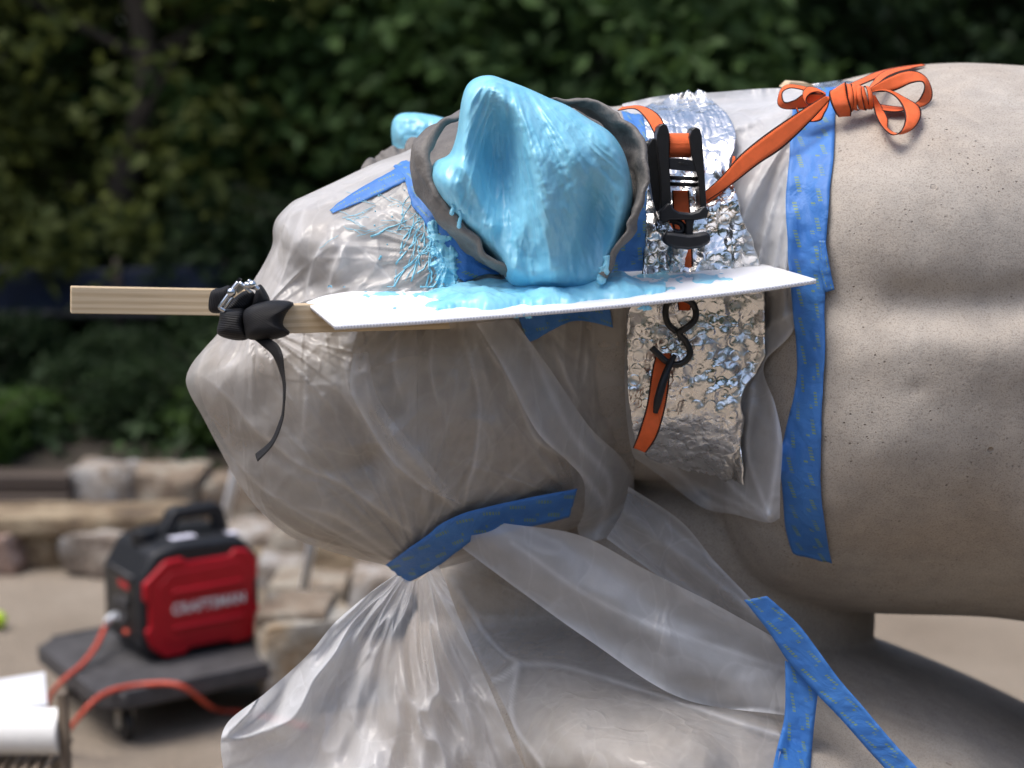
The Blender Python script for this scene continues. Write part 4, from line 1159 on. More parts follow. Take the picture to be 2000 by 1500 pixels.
ribbon('webbing', [(1281, 690, ylow - 0.002), (1272, 730, ylow - 0.012), (1263, 790, ylow - 0.022), (1247, 845, ylow - 0.018), (1236, 874, ylow + 0.01)],
       [(1312, 690, ylow - 0.004), (1309, 730, ylow - 0.014), (1301, 790, ylow - 0.024), (1284, 850, ylow - 0.02), (1262, 884, ylow + 0.01)], 40, M['orange'], rt)
# spool of webbing
spo = MB(); spo.tube([w3(1306, 284, yN - 0.03), w3(1352, 284, yN - 0.03)], 0.0165, 24)
o = spo.build('spool', M['orange'], rt)
for l in o.data.loops:
    c = o.data.vertices[l.vertex_index].co
    uu = o.data.uv_layers[0].data[l.index].uv
    uu[1], uu[0] = uu[0] * 0.1, 0.08 + 0.84 * (0.0 if c.x < w3(1325, 284, yN).tolist()[0] else 1.0)
auto_smooth(o)
def plate(poly, y0, y1, name='ratchet_frame', mat='black_metal', bv=0.0012):
    m = MB(); P = np.array([w3(x, y, y0) for x, y in poly]); m.prism(P, (0, y1 - y0, 0))
    return bevel(auto_smooth(m.build(name, M[mat], rt), 30), bv)
yr = yN - 0.055
plate([(1283, 264), (1287, 247), (1295, 241), (1303, 245), (1307, 258), (1307, 310), (1311, 392), (1311, 420), (1300, 432), (1291, 418), (1290, 340), (1285, 300)], yr, yN - 0.005)
plate([(1346, 268), (1351, 253), (1359, 248), (1367, 252), (1371, 266), (1376, 335), (1380, 402), (1378, 424), (1369, 420), (1364, 350), (1352, 310)], yr, yN - 0.005)
plate([(1264, 288), (1274, 270), (1288, 272), (1290, 330), (1300, 420), (1290, 430), (1277, 400), (1268, 340)], yN - 0.03, yN + 0.01)
plate([(1305, 308), (1330, 309), (1371, 317), (1377, 336), (1340, 334), (1308, 331)], yr + 0.002, yr + 0.006, 'pawl_plate', 'black_plastic')
plate([(1325, 318), (1330, 316), (1345, 320), (1343, 323), (1333, 321), (1327, 322)], yr + 0.0012, yr + 0.003, 'pawl_slot', 'black_metal', 0.0002)
for q0, q1, r_ in ((w3(1306, 347, yr + 0.01), w3(1376, 350, yr + 0.01), 0.0028), (w3(1307, 359, yr + 0.02), w3(1376, 362, yr + 0.02), 0.0028), (w3(1300, 284, yN - 0.03), w3(1362, 284, yN - 0.03), 0.005)):
    MB().tube([q0, q1], r_, 12).build('axle', M['black_metal'], rt)
for x, y in ((1263, 283), (1270, 312)):
    k_ = MB(); k_.ball(w3(x + 3, y, yN - 0.02), 0.006, 12, 8); k_.build('rivet', M['black_metal'], rt)
hd = 'handle'
plate([(1289, 432), (1288, 414), (1304, 397), (1311, 397), (1316, 408), (1328, 415), (1350, 417), (1364, 413), (1373, 403), (1380, 403), (1384, 412), (1382, 426), (1362, 430), (1310, 430), (1300, 436)], yr - 0.012, yr + 0.012, hd, 'black_plastic', 0.003)
plate([(1338, 426), (1358, 426), (1354, 440), (1354, 462), (1339, 462), (1340, 440)], yr - 0.010, yr + 0.006, hd, 'black_plastic', 0.002)
hb_ = MB(); hb_.tube([w3(1308, 430, yr), w3(1326, 434, yr), w3(1334, 444, yr), w3(1330, 454, yr), w3(1316, 452, yr)], 0.0042, 10, 24); hb_.build('handle', M['black_plastic'], rt)
plate([(1293, 466), (1302, 453), (1325, 456), (1345, 459), (1365, 457), (1384, 453), (1389, 463), (1387, 475), (1370, 484), (1345, 488), (1318, 485), (1299, 478)], yr - 0.022, yr + 0.008, 'grip', 'black_plastic', 0.005)
# lower hook and its coated clip
hk = empty('hook', w3(1300, 810, ylow), 'black wire S hook on the foil below the board', 'hook')
h1 = MB(); yh = ylow - 0.016
h1.tube([w3(1322, 648, yh), w3(1306, 634, yh), w3(1300, 614, yh), (w3(1304, 592, yh)), w3(1326, 582, yh), w3(1350, 590, yh), w3(1359, 608, yh), w3(1356, 626, yh - 0.004), w3(1338, 642, yh - 0.008), w3(1326, 650, yh - 0.006), w3(1340, 668, yh), w3(1348, 688, yh), w3(1340, 704, yh), w3(1322, 712, yh), w3(1302, 706, yh),
         w3(1288, 694, yh), w3(1273, 679, yh)], 0.0046, 12, 90)
h1.build('wire_hook', M['black_metal'], hk)
h2 = MB(); h2.tube([w3(1318, 694, ylow - 0.016), w3(1308, 712, ylow - 0.022), w3(1297, 740, ylow - 0.03), w3(1286, 778, ylow - 0.034), w3(1280, 806, ylow - 0.03)], [0.0035, 0.0050, 0.0056, 0.0060, 0.0058, 0.0035], 12, 40)
h2.build('coated_end', M['black_plastic'], hk)

# strap tail and bow at the shoulder
bw = empty('strap_bow', w3(1640, 230, 2.2), 'orange strap tied in a loose bow on top of the blue tape', 'bow')
sh = lambda pts, d: [(1360 + x / 4, 100 + y / 4, dd) for (x, y), dd in zip(pts, d)]
yb = float(np.nanmean(hitY(np.array([1660., 1700.]), np.array([215., 230.]), [LBVH]))) - 0.012
def loop(A, B, da, db, n=80):
    def base(x, y):
        v = hitY(np.array([1360 + x / 4]), np.array([100 + y / 4 + 4]), [LBVH])[0]
        return yb if np.isnan(v) else min(yb, v - 0.008)
    a = [(1360 + x / 4, 100 + y / 4, base(x, y) + d) for (x, y), d in zip(A, np.interp(np.linspace(0, 1, len(A)), np.linspace(0, 1, len(da)), da))]
    b = [(1360 + x / 4, 100 + y / 4, base(x, y) + d) for (x, y), d in zip(B, np.interp(np.linspace(0, 1, len(B)), np.linspace(0, 1, len(db)), db))]
    return ribbon('loop', a, b, n, M['orange'], bw, 0.0013)
def tails(pts): return [(x, y, Y) for (x, y), Y in zip(pts, np.linspace(yN - 0.006, yb - 0.03, len(pts)))]
ribbon('webbing', tails([(1372, 378), (1408, 345), (1445, 303), (1495, 262), (1560, 218), (1612, 186)]),
       tails([(1382, 392), (1428, 362), (1480, 322), (1530, 288), (1586, 234), (1620, 196)]), 70, M['orange'], bw)
ribbon('webbing', [(1366, 385, yN + 0.004), (1400, 364, yN), (1424, 330, yN + 0.01), (1431, 305, yN + 0.03)], [(1376, 402, yN + 0.004), (1412, 376, yN), (1437, 340, yN + 0.01), (1436, 306, yN + 0.03)], 30, M['orange'], bw)
loop([(1345, 325), (1460, 310), (1550, 350), (1610, 430), (1630, 530), (1600, 620), (1540, 655), (1480, 620), (1420, 540), (1385, 440), (1375, 345)],
     [(1355, 318), (1500, 303), (1640, 368), (1738, 430), (1755, 510), (1700, 600), (1592, 648), (1500, 605), (1497, 530), (1450, 440), (1395, 345)], [-0.02, -0.034, -0.03, -0.02], [-0.02, -0.016, -0.012, -0.016])
loop([(1340, 300), (1480, 210), (1620, 155), (1720, 158), (1800, 210), (1842, 310), (1830, 390), (1760, 435), (1650, 440), (1500, 425), (1340, 400)],
     [(1360, 320), (1540, 310), (1680, 250), (1765, 240), (1782, 290), (1752, 360), (1722, 395), (1690, 415), (1600, 468), (1480, 470), (1340, 430)], [-0.014, 0.004, 0.006, -0.006], [-0.014, -0.012, -0.014, -0.012])
loop([(1010, 325), (880, 283), (740, 260), (672, 285), (642, 350), (640, 420), (700, 452), (850, 446), (1000, 405)], [(1004, 352), (900, 325), (800, 296), (725, 290), (672, 325), (690, 398), (770, 380), (850, 330), (990, 330)], [-0.01, 0.012, 0.01, -0.012], [-0.012, 0.0, -0.004, -0.016])
loop([(1010, 325), (940, 290), (870, 278), (835, 320), (840, 380), (880, 420), (1000, 385)], [(1012, 345), (960, 320), (900, 330), (860, 370), (870, 410), (920, 405), (1005, 372)], [-0.016, -0.006, -0.012, -0.018], [-0.018, -0.016, -0.02, -0.02])
loop([(1045, 355), (1030, 430), (1000, 490), (970, 540), (880, 548), (800, 490), (780, 450)], [(1020, 352), (980, 410), (920, 470), (870, 520), (840, 520), (800, 470), (785, 440)], [-0.02, -0.028, -0.012], [-0.016, -0.012, -0.006])
loop([(1040, 310), (1180, 262), (1300, 210), (1400, 165), (1560, 128), (1760, 104)], [(1060, 345), (1200, 300), (1320, 250), (1430, 205), (1600, 150), (1790, 112)], [-0.012, 0.06, 0.16, 0.20], [-0.016, 0.02, 0.10, 0.19])
loop([(1330, 310), (1420, 190), (1520, 140), (1680, 120)], [(1380, 320), (1450, 230), (1560, 170), (1720, 128)], [-0.012, 0.06, 0.12, 0.18], [-0.012, 0.03, 0.10, 0.17])
# the knot: wraps round a small core
loop([(1060, 310), (1035, 330), (1050, 400), (1080, 470), (1110, 512)], [(1168, 240), (1180, 330), (1195, 400), (1212, 450), (1208, 505)], [-0.012, -0.036, -0.04, -0.014], [-0.006, -0.036, -0.04, -0.012], 40)
kn = MB()
for k in range(7):
    t = k / 6
    x0 = 1180 + 160 * t
    pts = [(1360 + (x0 + 26 * math.sin(a * 0.9 + k)) / 4, 100 + (360 + (105 - 18 * t) * -math.cos(a)) / 4, yb - 0.008 - 0.026 * math.sin(a)) for a in np.linspace(-0.3, math.pi + 0.3, 9)]
    A_ = [(p[0] - 5, p[1], p[2]) for p in pts]; B_ = [(p[0] + 5 + 2 * math.sin(k * 2), p[1] + 2, p[2] - 0.004 * math.cos(k * 1.7)) for p in pts]
    ribbon('knot_wrap', A_, B_, 28, M['orange'], bw, 0.0016, bow=0.003)
# scraps on the neck ridge beside the knot
sc_ = MB()
sc_.prism(np.array([w3(1532, 172, 2.42), w3(1545, 160, 2.42), w3(1580, 163, 2.42), w3(1602, 172, 2.42), w3(1590, 186, 2.42)]), (0, 0.05, 0.004))
tag(sc_.build('wood_shim', M['pine'], None, False), 'thin pale wood shim on the ridge behind the bow', 'shim')
sf = patch('foil_scrap', [[(1582, 164), (1640, 158), (1668, 160)], [(1576, 176), (1630, 172), (1664, 170)]], 8, 30, M['foil'], [LBVH], 0.006, lambda x, y: 0.004 * fbm(x / 9, y / 9, 3, 3), 3, thick=0.001)
tag(sf, 'small silver foil scrap lying on the ridge behind the bow', 'foil scrap')
tape([[(1592, 172), (1668, 168)], [(1580, 190), (1660, 190)], [(1560, 212), (1650, 212)]], 'blue tape over the shoulder ridge behind the orange knot', 20, 10, 0.006, [LBVH], 4)

# ------------------------------------------------------------------ background: stones
def rough_stone(name, size, loc, rz, mat, parent, seed, jag=0.10, sub=5):
    bm = bmesh.new()
    bmesh.ops.create_cube(bm, size=1.0)
    bmesh.ops.subdivide_edges(bm, edges=bm.edges[:], cuts=sub, use_grid_fill=True)
    from mathutils import noise as N
    for v in bm.verts:
        p = v.co.copy()
        # round the corners a little, then chip
        r = Vector((abs(p.x) * 2, abs(p.y) * 2, abs(p.z) * 2))
        k = (r.x ** 14 + r.y ** 14 + r.z ** 14) ** (1 / 14)
        q = p / max(k, 1e-6) * max(r) if max(r) > 0 else p
        q = Vector((q.x * size[0], q.y * size[1], q.z * size[2]))
        n = N.noise_vector(Vector((q.x * 6 + seed * 7.1, q.y * 6, q.z * 6))) * jag * min(size) + N.noise_vector(Vector((q.x * 19 + seed, q.y * 19, q.z * 19))) * jag * 0.35 * min(size)
        v.co = q + n
    m = bpy.data.meshes.new(name); bm.to_mesh(m); bm.free()
    m.materials.append(M[mat])
    m.polygons.foreach_set('use_smooth', [True] * len(m.polygons))
    m.set_sharp_from_angle(angle=math.radians(50))
    o = bpy.data.objects.new(name, m); COL.objects.link(o)
    if parent is not None:
        o.parent = parent
        o.location = Vector(loc) - Vector(parent.location)
    else:
        o.location = loc
    o.rotation_euler = (0, 0, rz)
    return o
def pxstone(x0, x1, ytop, ybot, Y, mat, parent, seed, depth=0.32, rz=0.0, jag=0.16, name='stone'):
    a, b = W(np.array([x0, x1, (x0 + x1) / 2, (x0 + x1) / 2], float), np.array([ybot, ybot, ytop, ybot], float), np.array([Y] * 4)), None
    wd, ht = a[1][0] - a[0][0], a[2][2] - a[3][2]
    return rough_stone(name, (wd, depth, ht), ((a[0][0] + a[1][0]) / 2, Y + depth / 2, (a[2][2] + a[3][2]) / 2), rz, mat, parent, seed, jag)
up = empty('stone_wall', WZ(np.array(300.), np.array(1020.), 0.1), 'upper low wall of weathered blocks below the shrubs, ending at a dark timber', 'stone wall')
for i, (x0, x1, t, b, mt) in enumerate([(132, 262, 922, 1012, 'stone_white'), (258, 392, 926, 1012, 'stone_beige'), (388, 500, 944, 1018, 'stone_beige'), (498, 610, 950, 1030, 'stone_tan'), (606, 760, 955, 1030, 'stone_beige'),
                                        (1640, 1800, 960, 1040, 'stone_beige'), (1800, 2000, 955, 1040, 'stone_tan'), (760, 980, 955, 1035, 'stone_white'), (-520, -264, 930, 1030, 'stone_beige'), (-760, -524, 940, 1030, 'stone_white'), (-1000, -764, 930, 1030, 'stone_tan'), (-1240, -1004, 938, 1030, 'stone_beige')]):
    pxstone(x0, x1, t, b + 14, 7.0, mt, up, 10 + i, rz=0.03 * ((i % 3) - 1))
lo = empty('stone_wall', WZ(np.array(300.), np.array(1125.), 0.0), 'lower dry stone wall standing on the sand behind the generator', 'stone wall')
for i, (x0, x1, t, b, mt, Y) in enumerate([(-190, 30, 1048, 1128, 'stone_pink', 6.25), (-400, -195, 1052, 1128, 'stone_white', 6.3), (-640, -405, 1056, 1128, 'stone_beige', 6.3), (-860, -645, 1050, 1128, 'stone_tan', 6.3), (20, 122, 1052, 1122, 'stone_tan', 6.35), (-260, 360, 1012, 1054, 'stone_tan', 6.3), (118, 262, 1046, 1132, 'stone_white', 6.2), (258, 420, 1050, 1130, 'stone_beige', 6.25),
                                           (416, 530, 1046, 1090, 'stone_white', 6.2), (430, 540, 1084, 1140, 'stone_tan', 6.1), (528, 640, 1040, 1108, 'stone_beige', 5.9), (600, 724, 1072, 1148, 'stone_tan', 5.7), (505, 610, 1100, 1160, 'stone_white', 5.75), (520, 680, 1146, 1206, 'stone_beige', 5.45),
                                           (676, 800, 1130, 1200, 'stone_white', 5.4), (720, 900, 1060, 1140, 'stone_beige', 5.6)]):
    pxstone(x0, x1, t, b, Y, mt, lo, 30 + i, depth=0.3, rz=0.05 * ((i % 3) - 1), jag=0.2)
tb = MB(); p0, p1 = w3(-260, 1005, 6.95), w3(132, 930, 6.95)
for k in range(2):
    z0 = p0[2] + (p1[2] - p0[2]) * (0.0 + 0.5 * k); z1 = p0[2] + (p1[2] - p0[2]) * (0.48 + 0.5 * k)
    tbo = MB().box((p0[0], 6.95 + 0.03 * k, z0), (p1[0], 7.15, z1)).build('timber', M['timber'], up, False); bevel(tbo, 0.012)
blk = rough_stone('stone_block', (0.30, 0.26, 0.29), (0, 0, 0), 0.32, 'stone_block', None, 77, 0.06)
blk.location = Vector(WZ(np.array(590.), np.array(1385.), 0.0)) + Vector((0, 0.10, 0.145))
tag(blk, 'squared stone block beside the dolly, half behind the hanging plastic', 'stone block')
bp = pxstone(500, 640, 1196, 1232, 4.72, 'stone_beige', None, 91, 0.25)
tag(bp, 'flat rough stone lying behind the squared block', 'stone')

# ------------------------------------------------------------------ generator on its dolly
gz = 0.175
g0 = WZ(np.array(276.), np.array(1300.), gz)            # nearest lower corner
ga = math.radians(35)
ex, ey = Vector((math.cos(ga), math.sin(ga), 0)), Vector((-math.sin(ga), math.cos(ga), 0))
L_, D_, H_ = 0.405, 0.30, 0.355
gen = empty('generator', (g0[0], g0[1], gz), 'red and black portable generator with a top handle standing on a dolly', 'generator')
GM = Matrix(((ex.x, ey.x, 0, g0[0]), (ex.y, ey.y, 0, g0[1]), (0, 0, 1, gz), (0, 0, 0, 1)))
def gpart(name, mb, mat, bv=0.006, parent=gen, smooth=True):
    mb.v = [tuple(GM @ Vector(q)) for q in mb.v]
    o = mb.build(name, M[mat], None, smooth)
    if smooth: auto_smooth(o, 30)
    if bv: bevel(o, bv, 3)
    o.parent = parent
    o.matrix_parent_inverse = Matrix.Translation(-gen.location) if parent == gen else Matrix.Identity(4)
    return o
prof = [(0.03, 0.012), (0.375, 0.012), (0.405, 0.05), (0.405, 0.285), (0.345, 0.355), (0.135, 0.365), (0.055, 0.345), (0.0, 0.255), (0.0, 0.05)]
body = gpart('body', MB().prism([(x, 0.0, z) for x, z in prof], (0, D_, 0)), 'black_plastic', 0.018)
rp = [(0.03, 0.05), (0.075, 0.012), (0.14, 0.012), (0.155, 0.03), (0.285, 0.03), (0.30, 0.018), (0.36, 0.018), (0.395, 0.055), (0.395, 0.125), (0.380, 0.14), (0.380, 0.21), (0.395, 0.222), (0.395, 0.275), (0.36, 0.315), (0.315, 0.322),
      (0.30, 0.305), (0.155, 0.305), (0.14, 0.322), (0.085, 0.318), (0.012, 0.255), (0.012, 0.205), (0.028, 0.19), (0.028, 0.118), (0.014, 0.105)]
panel = gpart('side_panel', MB().prism([(x, -0.014, z) for x, z in rp], (0, 0.03, 0)), 'red', 0.007)
ins = [(0.065, 0.075), (0.10, 0.05), (0.33, 0.05), (0.358, 0.08), (0.358, 0.25), (0.33, 0.285), (0.10, 0.28), (0.055, 0.24)]
gpart('panel_recess', MB().prism([(x, -0.0165, z) for x, z in ins], (0, 0.01, 0)), 'red', 0.004)
for z, h in ((0.205, 0.022), (0.095, 0.016)):
    gpart('panel_rib', MB().box((0.10, -0.026, z), (0.335, -0.014, z + h)), 'red', 0.006)
# raised maker lettering
cu = bpy.data.curves.new('lettering', 'FONT'); cu.body = 'CRAFTSMAN'; cu.size = 0.047; cu.extrude = 0.001; cu.align_x = 'CENTER'; cu.space_character = 1.06; cu.offset = 0.0012
to = bpy.data.objects.new('t', cu); COL.objects.link(to)
tm = bpy.data.meshes.new_from_object(to.evaluated_get(bpy.context.evaluated_depsgraph_get()))
bpy.data.objects.remove(to)
tm.transform(GM @ Matrix.Translation((0.222, -0.0185, 0.148)) @ Matrix.Rotation(math.pi / 2, 4, 'X') @ Matrix.Scale(0.88, 4, (1, 0, 0)))
tm.materials.clear(); tm.materials.append(M['white_print']); tm.name = 'lettering'
lt = bpy.data.objects.new('lettering', tm); COL.objects.link(lt); lt.parent = gen; lt.matrix_parent_inverse = Matrix.Translation(-gen.location)
# handle
hm = MB(); hy = D_ / 2
hm.prism([(0.125, hy - 0.03, 0.355), (0.165, hy - 0.03, 0.355), (0.195, hy - 0.03, 0.405), (0.315, hy - 0.03, 0.405), (0.318, hy - 0.03, 0.35), (0.365, hy - 0.03, 0.335), (0.345, hy - 0.03, 0.42), (0.325, hy - 0.03, 0.442), (0.185, hy - 0.03, 0.442), (0.165, hy - 0.03, 0.43)], (0, 0.06, 0))
gpart('handle', hm, 'black_plastic', 0.008)
cp = MB(); cp.tube([(0.085, hy, 0.34), (0.085, hy, 0.385)], 0.042, 20); gpart('fuel_cap', cp, 'black_plastic', 0.004)
gpart('sticker', MB().box((0.135, 0.045, 0.3655), (0.215, 0.085, 0.3672)), 'grey_sticker', 0)
gpart('sticker', MB().box((0.325, 0.045, 0.352), (0.360, 0.085, 0.358), Matrix.Translation((0, 0, -0.002))), 'grey_sticker', 0)
gpart('control_panel', MB().prism([(-0.004, 0.05, 0.07), (-0.004, 0.05, 0.255), (-0.004, 0.215, 0.255), (-0.004, 0.215, 0.07)], (0.01, 0, 0)), 'black_metal', 0.003)
gpart('sticker', MB().box((-0.006, 0.07, 0.222), (-0.003, 0.15, 0.240)), 'red', 0)
for y, z, s in ((0.10, 0.175, 0.022), (0.16, 0.165, 0.02), (0.11, 0.12, 0.02)):
    d = MB(); d.tube([(-0.004, y, z), (-0.016, y, z)], s, 16); gpart('socket', d, 'dolly', 0.002)
gpart('vent', MB().box((-0.007, 0.04, 0.262), (0.004, 0.22, 0.272)), 'dolly', 0.002)
pg = MB(); pg.tube([(-0.015, 0.15, 0.125), (-0.03, 0.18, 0.105), (-0.028, 0.215, 0.075)], [0.013, 0.012, 0.008], 12, 14); gpart('plug', pg, 'silver_pole', 0)
sw = MB(); sw.ball((-0.006, 0.10, 0.082), 0.014, 12, 8, (0.6, 1.4, 0.7)); gpart('switch', sw, 'cord', 0)
for x in (0.06, 0.34):
    for y in (0.04, D_ - 0.04):
        f_ = MB(); f_.tube([(x, y, 0.0), (x, y, 0.016)], 0.02, 12); gpart('foot', f_, 'rubber', 0)
# dolly
dol = empty('dolly', (g0[0], g0[1], 0), 'charcoal wheeled dolly platform under the generator', 'dolly')
zt = gz - 0.002
DM = Matrix(((ex.x, ey.x, 0, g0[0]), (ex.y, ey.y, 0, g0[1]), (0, 0, 1, 0), (0, 0, 0, 1)))
def dpart(name, mb, mat, bv=0.004):
    mb.v = [tuple(DM @ Vector(q)) for q in mb.v]
    o = mb.build(name, M[mat], None)
    auto_smooth(o, 30)
    if bv: bevel(o, bv, 2)
    o.parent = dol; o.matrix_parent_inverse = Matrix.Translation(-dol.location)
    return o
x0, x1, y0_, y1_ = -0.20, 0.47, -0.20, 0.44
c_ = 0.07
pl = [(x0 + c_, y0_), (x1 - c_, y0_), (x1, y0_ + c_), (x1, y1_ - c_), (x1 - c_, y1_), (x0 + c_, y1_), (x0, y1_ - c_), (x0, y0_ + c_)]
dpart('platform', MB().prism([(x, y, zt - 0.055) for x, y in pl], (0, 0, 0.055)), 'dolly', 0.01)
pl2 = [(x * 0.5 + 0.15 * 0.5, y * 0.5 + 0.13 * 0.5) for x, y in pl]
for k in range(4):
    a0, a1 = pl[2 * k], pl[2 * k + 1]
    dpart('rim', MB().prism([(a0[0], a0[1], zt - 0.002), (a1[0], a1[1], zt - 0.002), (a1[0] * 0.94 + 0.009, a1[1] * 0.94 + 0.008, zt - 0.002), (a0[0] * 0.94 + 0.009, a0[1] * 0.94 + 0.008, zt - 0.002)], (0, 0, 0.006)), 'dolly', 0.002)
for x in (x0 + 0.10, x1 - 0.10):
    for y in (y0_ + 0.09, y1_ - 0.09):
        w_ = MB(); w_.tube([(x - 0.014, y, 0.047), (x + 0.014, y, 0.047)], 0.046, 20); dpart('wheel', w_, 'rubber', 0.004)
        f_ = MB(); f_.box((x - 0.024, y - 0.014, 0.04), (x - 0.017, y + 0.014, zt - 0.055)); f_.box((x + 0.017, y - 0.014, 0.04), (x + 0.024, y + 0.014, zt - 0.055)); f_.box((x - 0.03, y - 0.03, zt - 0.062), (x + 0.03, y + 0.03, zt - 0.054))
        dpart('caster_fork', f_, 'caster', 0.001)
# extension cord
pg_w = GM @ Vector((-0.028, 0.215, 0.075))
cz = lambda x, y, z: WZ(np.array(float(x)), np.array(float(y)), z)
cdp = [tuple(pg_w), cz(188, 1262, 0.22), cz(160, 1298, 0.19), cz(122, 1330, 0.17), cz(97, 1362, 0.10), cz(86, 1405, 0.03), cz(90, 1450, 0.012), cz(112, 1452, 0.02), cz(135, 1424, 0.10), cz(178, 1374, 0.175), cz(215, 1350, 0.182), cz(270, 1338, 0.182), cz(330, 1335, 0.19), cz(366, 1346, 0.17), cz(405, 1376, 0.08), cz(430, 1388, 0.02), cz(480, 1392, 0.012), cz(600, 1420, 0.012)]
tag(MB().tube(cdp, 0.0075, 10, 160).build('extension_cord', M['cord']), 'orange extension cord from the generator looping over the dolly', 'cord')

# thin poles
def pole(a, b, r, label):
    o = MB().tube([a, b], r, 12).build('metal_pole', M['silver_pole'])
    return tag(o, label, 'pole')
pole(w3(500, 770, 5.6), WZ(np.array(412.), np.array(1112.), 0.0), 0.018, 'thin grey metal pole rising behind the generator handle')
pole(w3(640, 860, 4.9), WZ(np.array(583.), np.array(1222.), 0.02), 0.016, 'thin grey metal pole standing behind the stone block')

# ------------------------------------------------------------------ lower left: crate with paper roll and card box
Yc = 3.35
zc = float(w3(0, 1492, Yc)[2])
cr = empty('slatted_crate', (w3(0, 1480, Yc)[0] , Yc, 0), 'weathered slatted wooden crate at the lower left corner', 'crate')
xr = float(w3(128, 1480, Yc)[0]); xl = xr - 0.62
def cpart(name, a, b):
    o = MB().box(a, b).build(name, M['old_wood'], None, False); bevel(o, 0.003); o.parent = cr; o.matrix_parent_inverse = Matrix.Translation(-cr.location)
    return o
pz = float(w3(118, 1362, Yc)[2])
cpart('post', (xr - 0.020, Yc + 0.02, 0.0), (xr, Yc + 0.05, pz))
cpart('post', (xr - 0.075, Yc + 0.15, 0.0), (xr - 0.055, Yc + 0.18, zc - 0.03))
cpart('post', (xl, Yc + 0.02, 0.0), (xl + 0.03, Yc + 0.05, pz)); cpart('post', (xl, Yc + 0.15, 0.0), (xl + 0.03, Yc + 0.18, zc - 0.03))
cpart('rail', (xl, Yc + 0.022, zc - 0.05), (xr - 0.021, Yc + 0.046, zc - 0.028)); cpart('rail', (xl, Yc + 0.154, zc - 0.05), (xr - 0.056, Yc + 0.176, zc - 0.028))
for i in range(22):
    x = xl + 0.035 + i * (0.62 - 0.06) / 22
    cpart('slat', (x, Yc - 0.04, zc - 0.026), (x + 0.014, Yc + 0.19, zc - 0.012 + 0.002 * (i % 3)))
rr = 0.0525
rc = w3(0, 1428, Yc + 0.05)
rx1 = float(w3(108, 1430, Yc)[0])
roll = empty('paper_roll', (rx1 - 0.2, rc[1], zc), 'thick white paper roll lying on the slatted crate', 'paper roll')
ro = MB(); n = 40
for (ra, xa, xb) in ((rr, rx1 - 0.28, rx1),):
    V = []
    for x in (xa, xb):
        for r_ in (ra, 0.02):
            for k in range(n):
                a = 2 * math.pi * k / n
                V.append((x, rc[1] + r_ * math.cos(a), rc[2] + r_ * math.sin(a)))
    f = []
    for k in range(n):
        q = (k + 1) % n
        f += [(k, q, 2 * n + q, 2 * n + k), (n + k, 3 * n + k, 3 * n + q, n + q), (k, n + k, n + q, q), (2 * n + k, 2 * n + q, 3 * n + q, 3 * n + k)]
    ro.add(V, f)
o = auto_smooth(ro.build('roll', M['paper'], None), 40); bevel(o, 0.003); o.parent = roll; o.matrix_parent_inverse = Matrix.Translation(-roll.location)
bx = MB(); b0, b1, b2, b3 = w3(-40, 1332, Yc + 0.32), w3(88, 1311, Yc + 0.38), w3(93, 1376, Yc + 0.22), w3(-40, 1392, Yc + 0.16)
bx.prism(np.array([b0, b1, b2, b3]), (0, 0, -float(b2[2]) + 0.012))
tag(bevel(bx.build('card_box', M['card'], None, False), 0.002), 'pale grey card box behind the white paper roll', 'box')
tbl = MB(); tbl.ball((0, 0, 0), 0.033, 24, 16)
o = tbl.build('tennis_ball', M['ball']); o.location = Vector(cz(-4, 1228, 0.0)) + Vector((0, 0, 0.033)); tag(o, 'bright yellow green ball on the sand at the left edge', 'ball')

# ------------------------------------------------------------------ tarp screen behind the shrubs
ts = empty('tarp_screen', w3(150, 860, 9.2), 'dark blue tarp stretched on a low rail among the trees', 'tarp screen')
X = np.linspace(float(w3(-200, 560, 9.2)[0]), float(w3(440, 560, 9.2)[0]), 60); Z = np.linspace(float(w3(0, 612, 9.2)[2]), float(w3(0, 522, 9.2)[2]), 14)
XX, ZZ = np.meshgrid(X, Z, indexing='ij')
g = np.stack([XX, 9.2 + 0.03 * np.sin(XX * 5) + 0.02 * fbm(XX * 3, ZZ * 3, 2, 3), ZZ + 0.015 * np.sin(XX * 3.1)], -1)
solid(mesh_obj('tarp', g.reshape(-1, 3), grid_faces(60, 14), M['tarp'], ts), 0.003)
r_ = MB(); r_.tube([(X[0], 9.18, Z[0]), (X[-1] + 0.9, 9.18, Z[0] - 0.01)], 0.022, 10); r_.build('rail', M['dolly'], ts)
for x in np.linspace(X[0], X[-1], 4):
    r_ = MB(); r_.tube([(x, 9.24, 0.25), (x, 9.24, Z[-1] + 0.05)], 0.022, 10); r_.build('post', M['timber'], ts)

# ------------------------------------------------------------------ trees and shrubs
def leaf_cloud(n_clump, per, cfun, spread, size, rng):
    C = cfun(n_clump)
    ct = rng.rand(n_clump)
    idx = np.repeat(np.arange(n_clump), per)
    P = C[idx] + rng.normal(size=(len(idx), 3)) * spread * np.array([1, 1, 0.6])
    m = len(P)
    nrm = rng.normal(size=(m, 3)) * 0.75 + np.array([0, -0.35, 0.75]); nrm /= np.linalg.norm(nrm, axis=1)[:, None]
    t = rng.normal(size=(m, 3)); t -= nrm * (t * nrm).sum(1)[:, None]; t /= np.linalg.norm(t, axis=1)[:, None]
    b = np.cross(nrm, t)
    L = size * (0.6 + 0.8 * rng.rand(m))[:, None]; Wd = L * 0.30
    mid = P + t * L * 0.45
    tip = P + t * L - nrm * L * 0.12
    V = np.stack([P, mid + b * Wd + nrm * L * 0.06, tip, mid - b * Wd + nrm * L * 0.06], 1).reshape(-1, 3)
    f = np.arange(m * 4).reshape(-1, 4)
    tint = np.clip(0.55 * ct[idx] + 0.45 * rng.rand(m), 0, 1)
    return V, f, np.repeat(tint, 4)
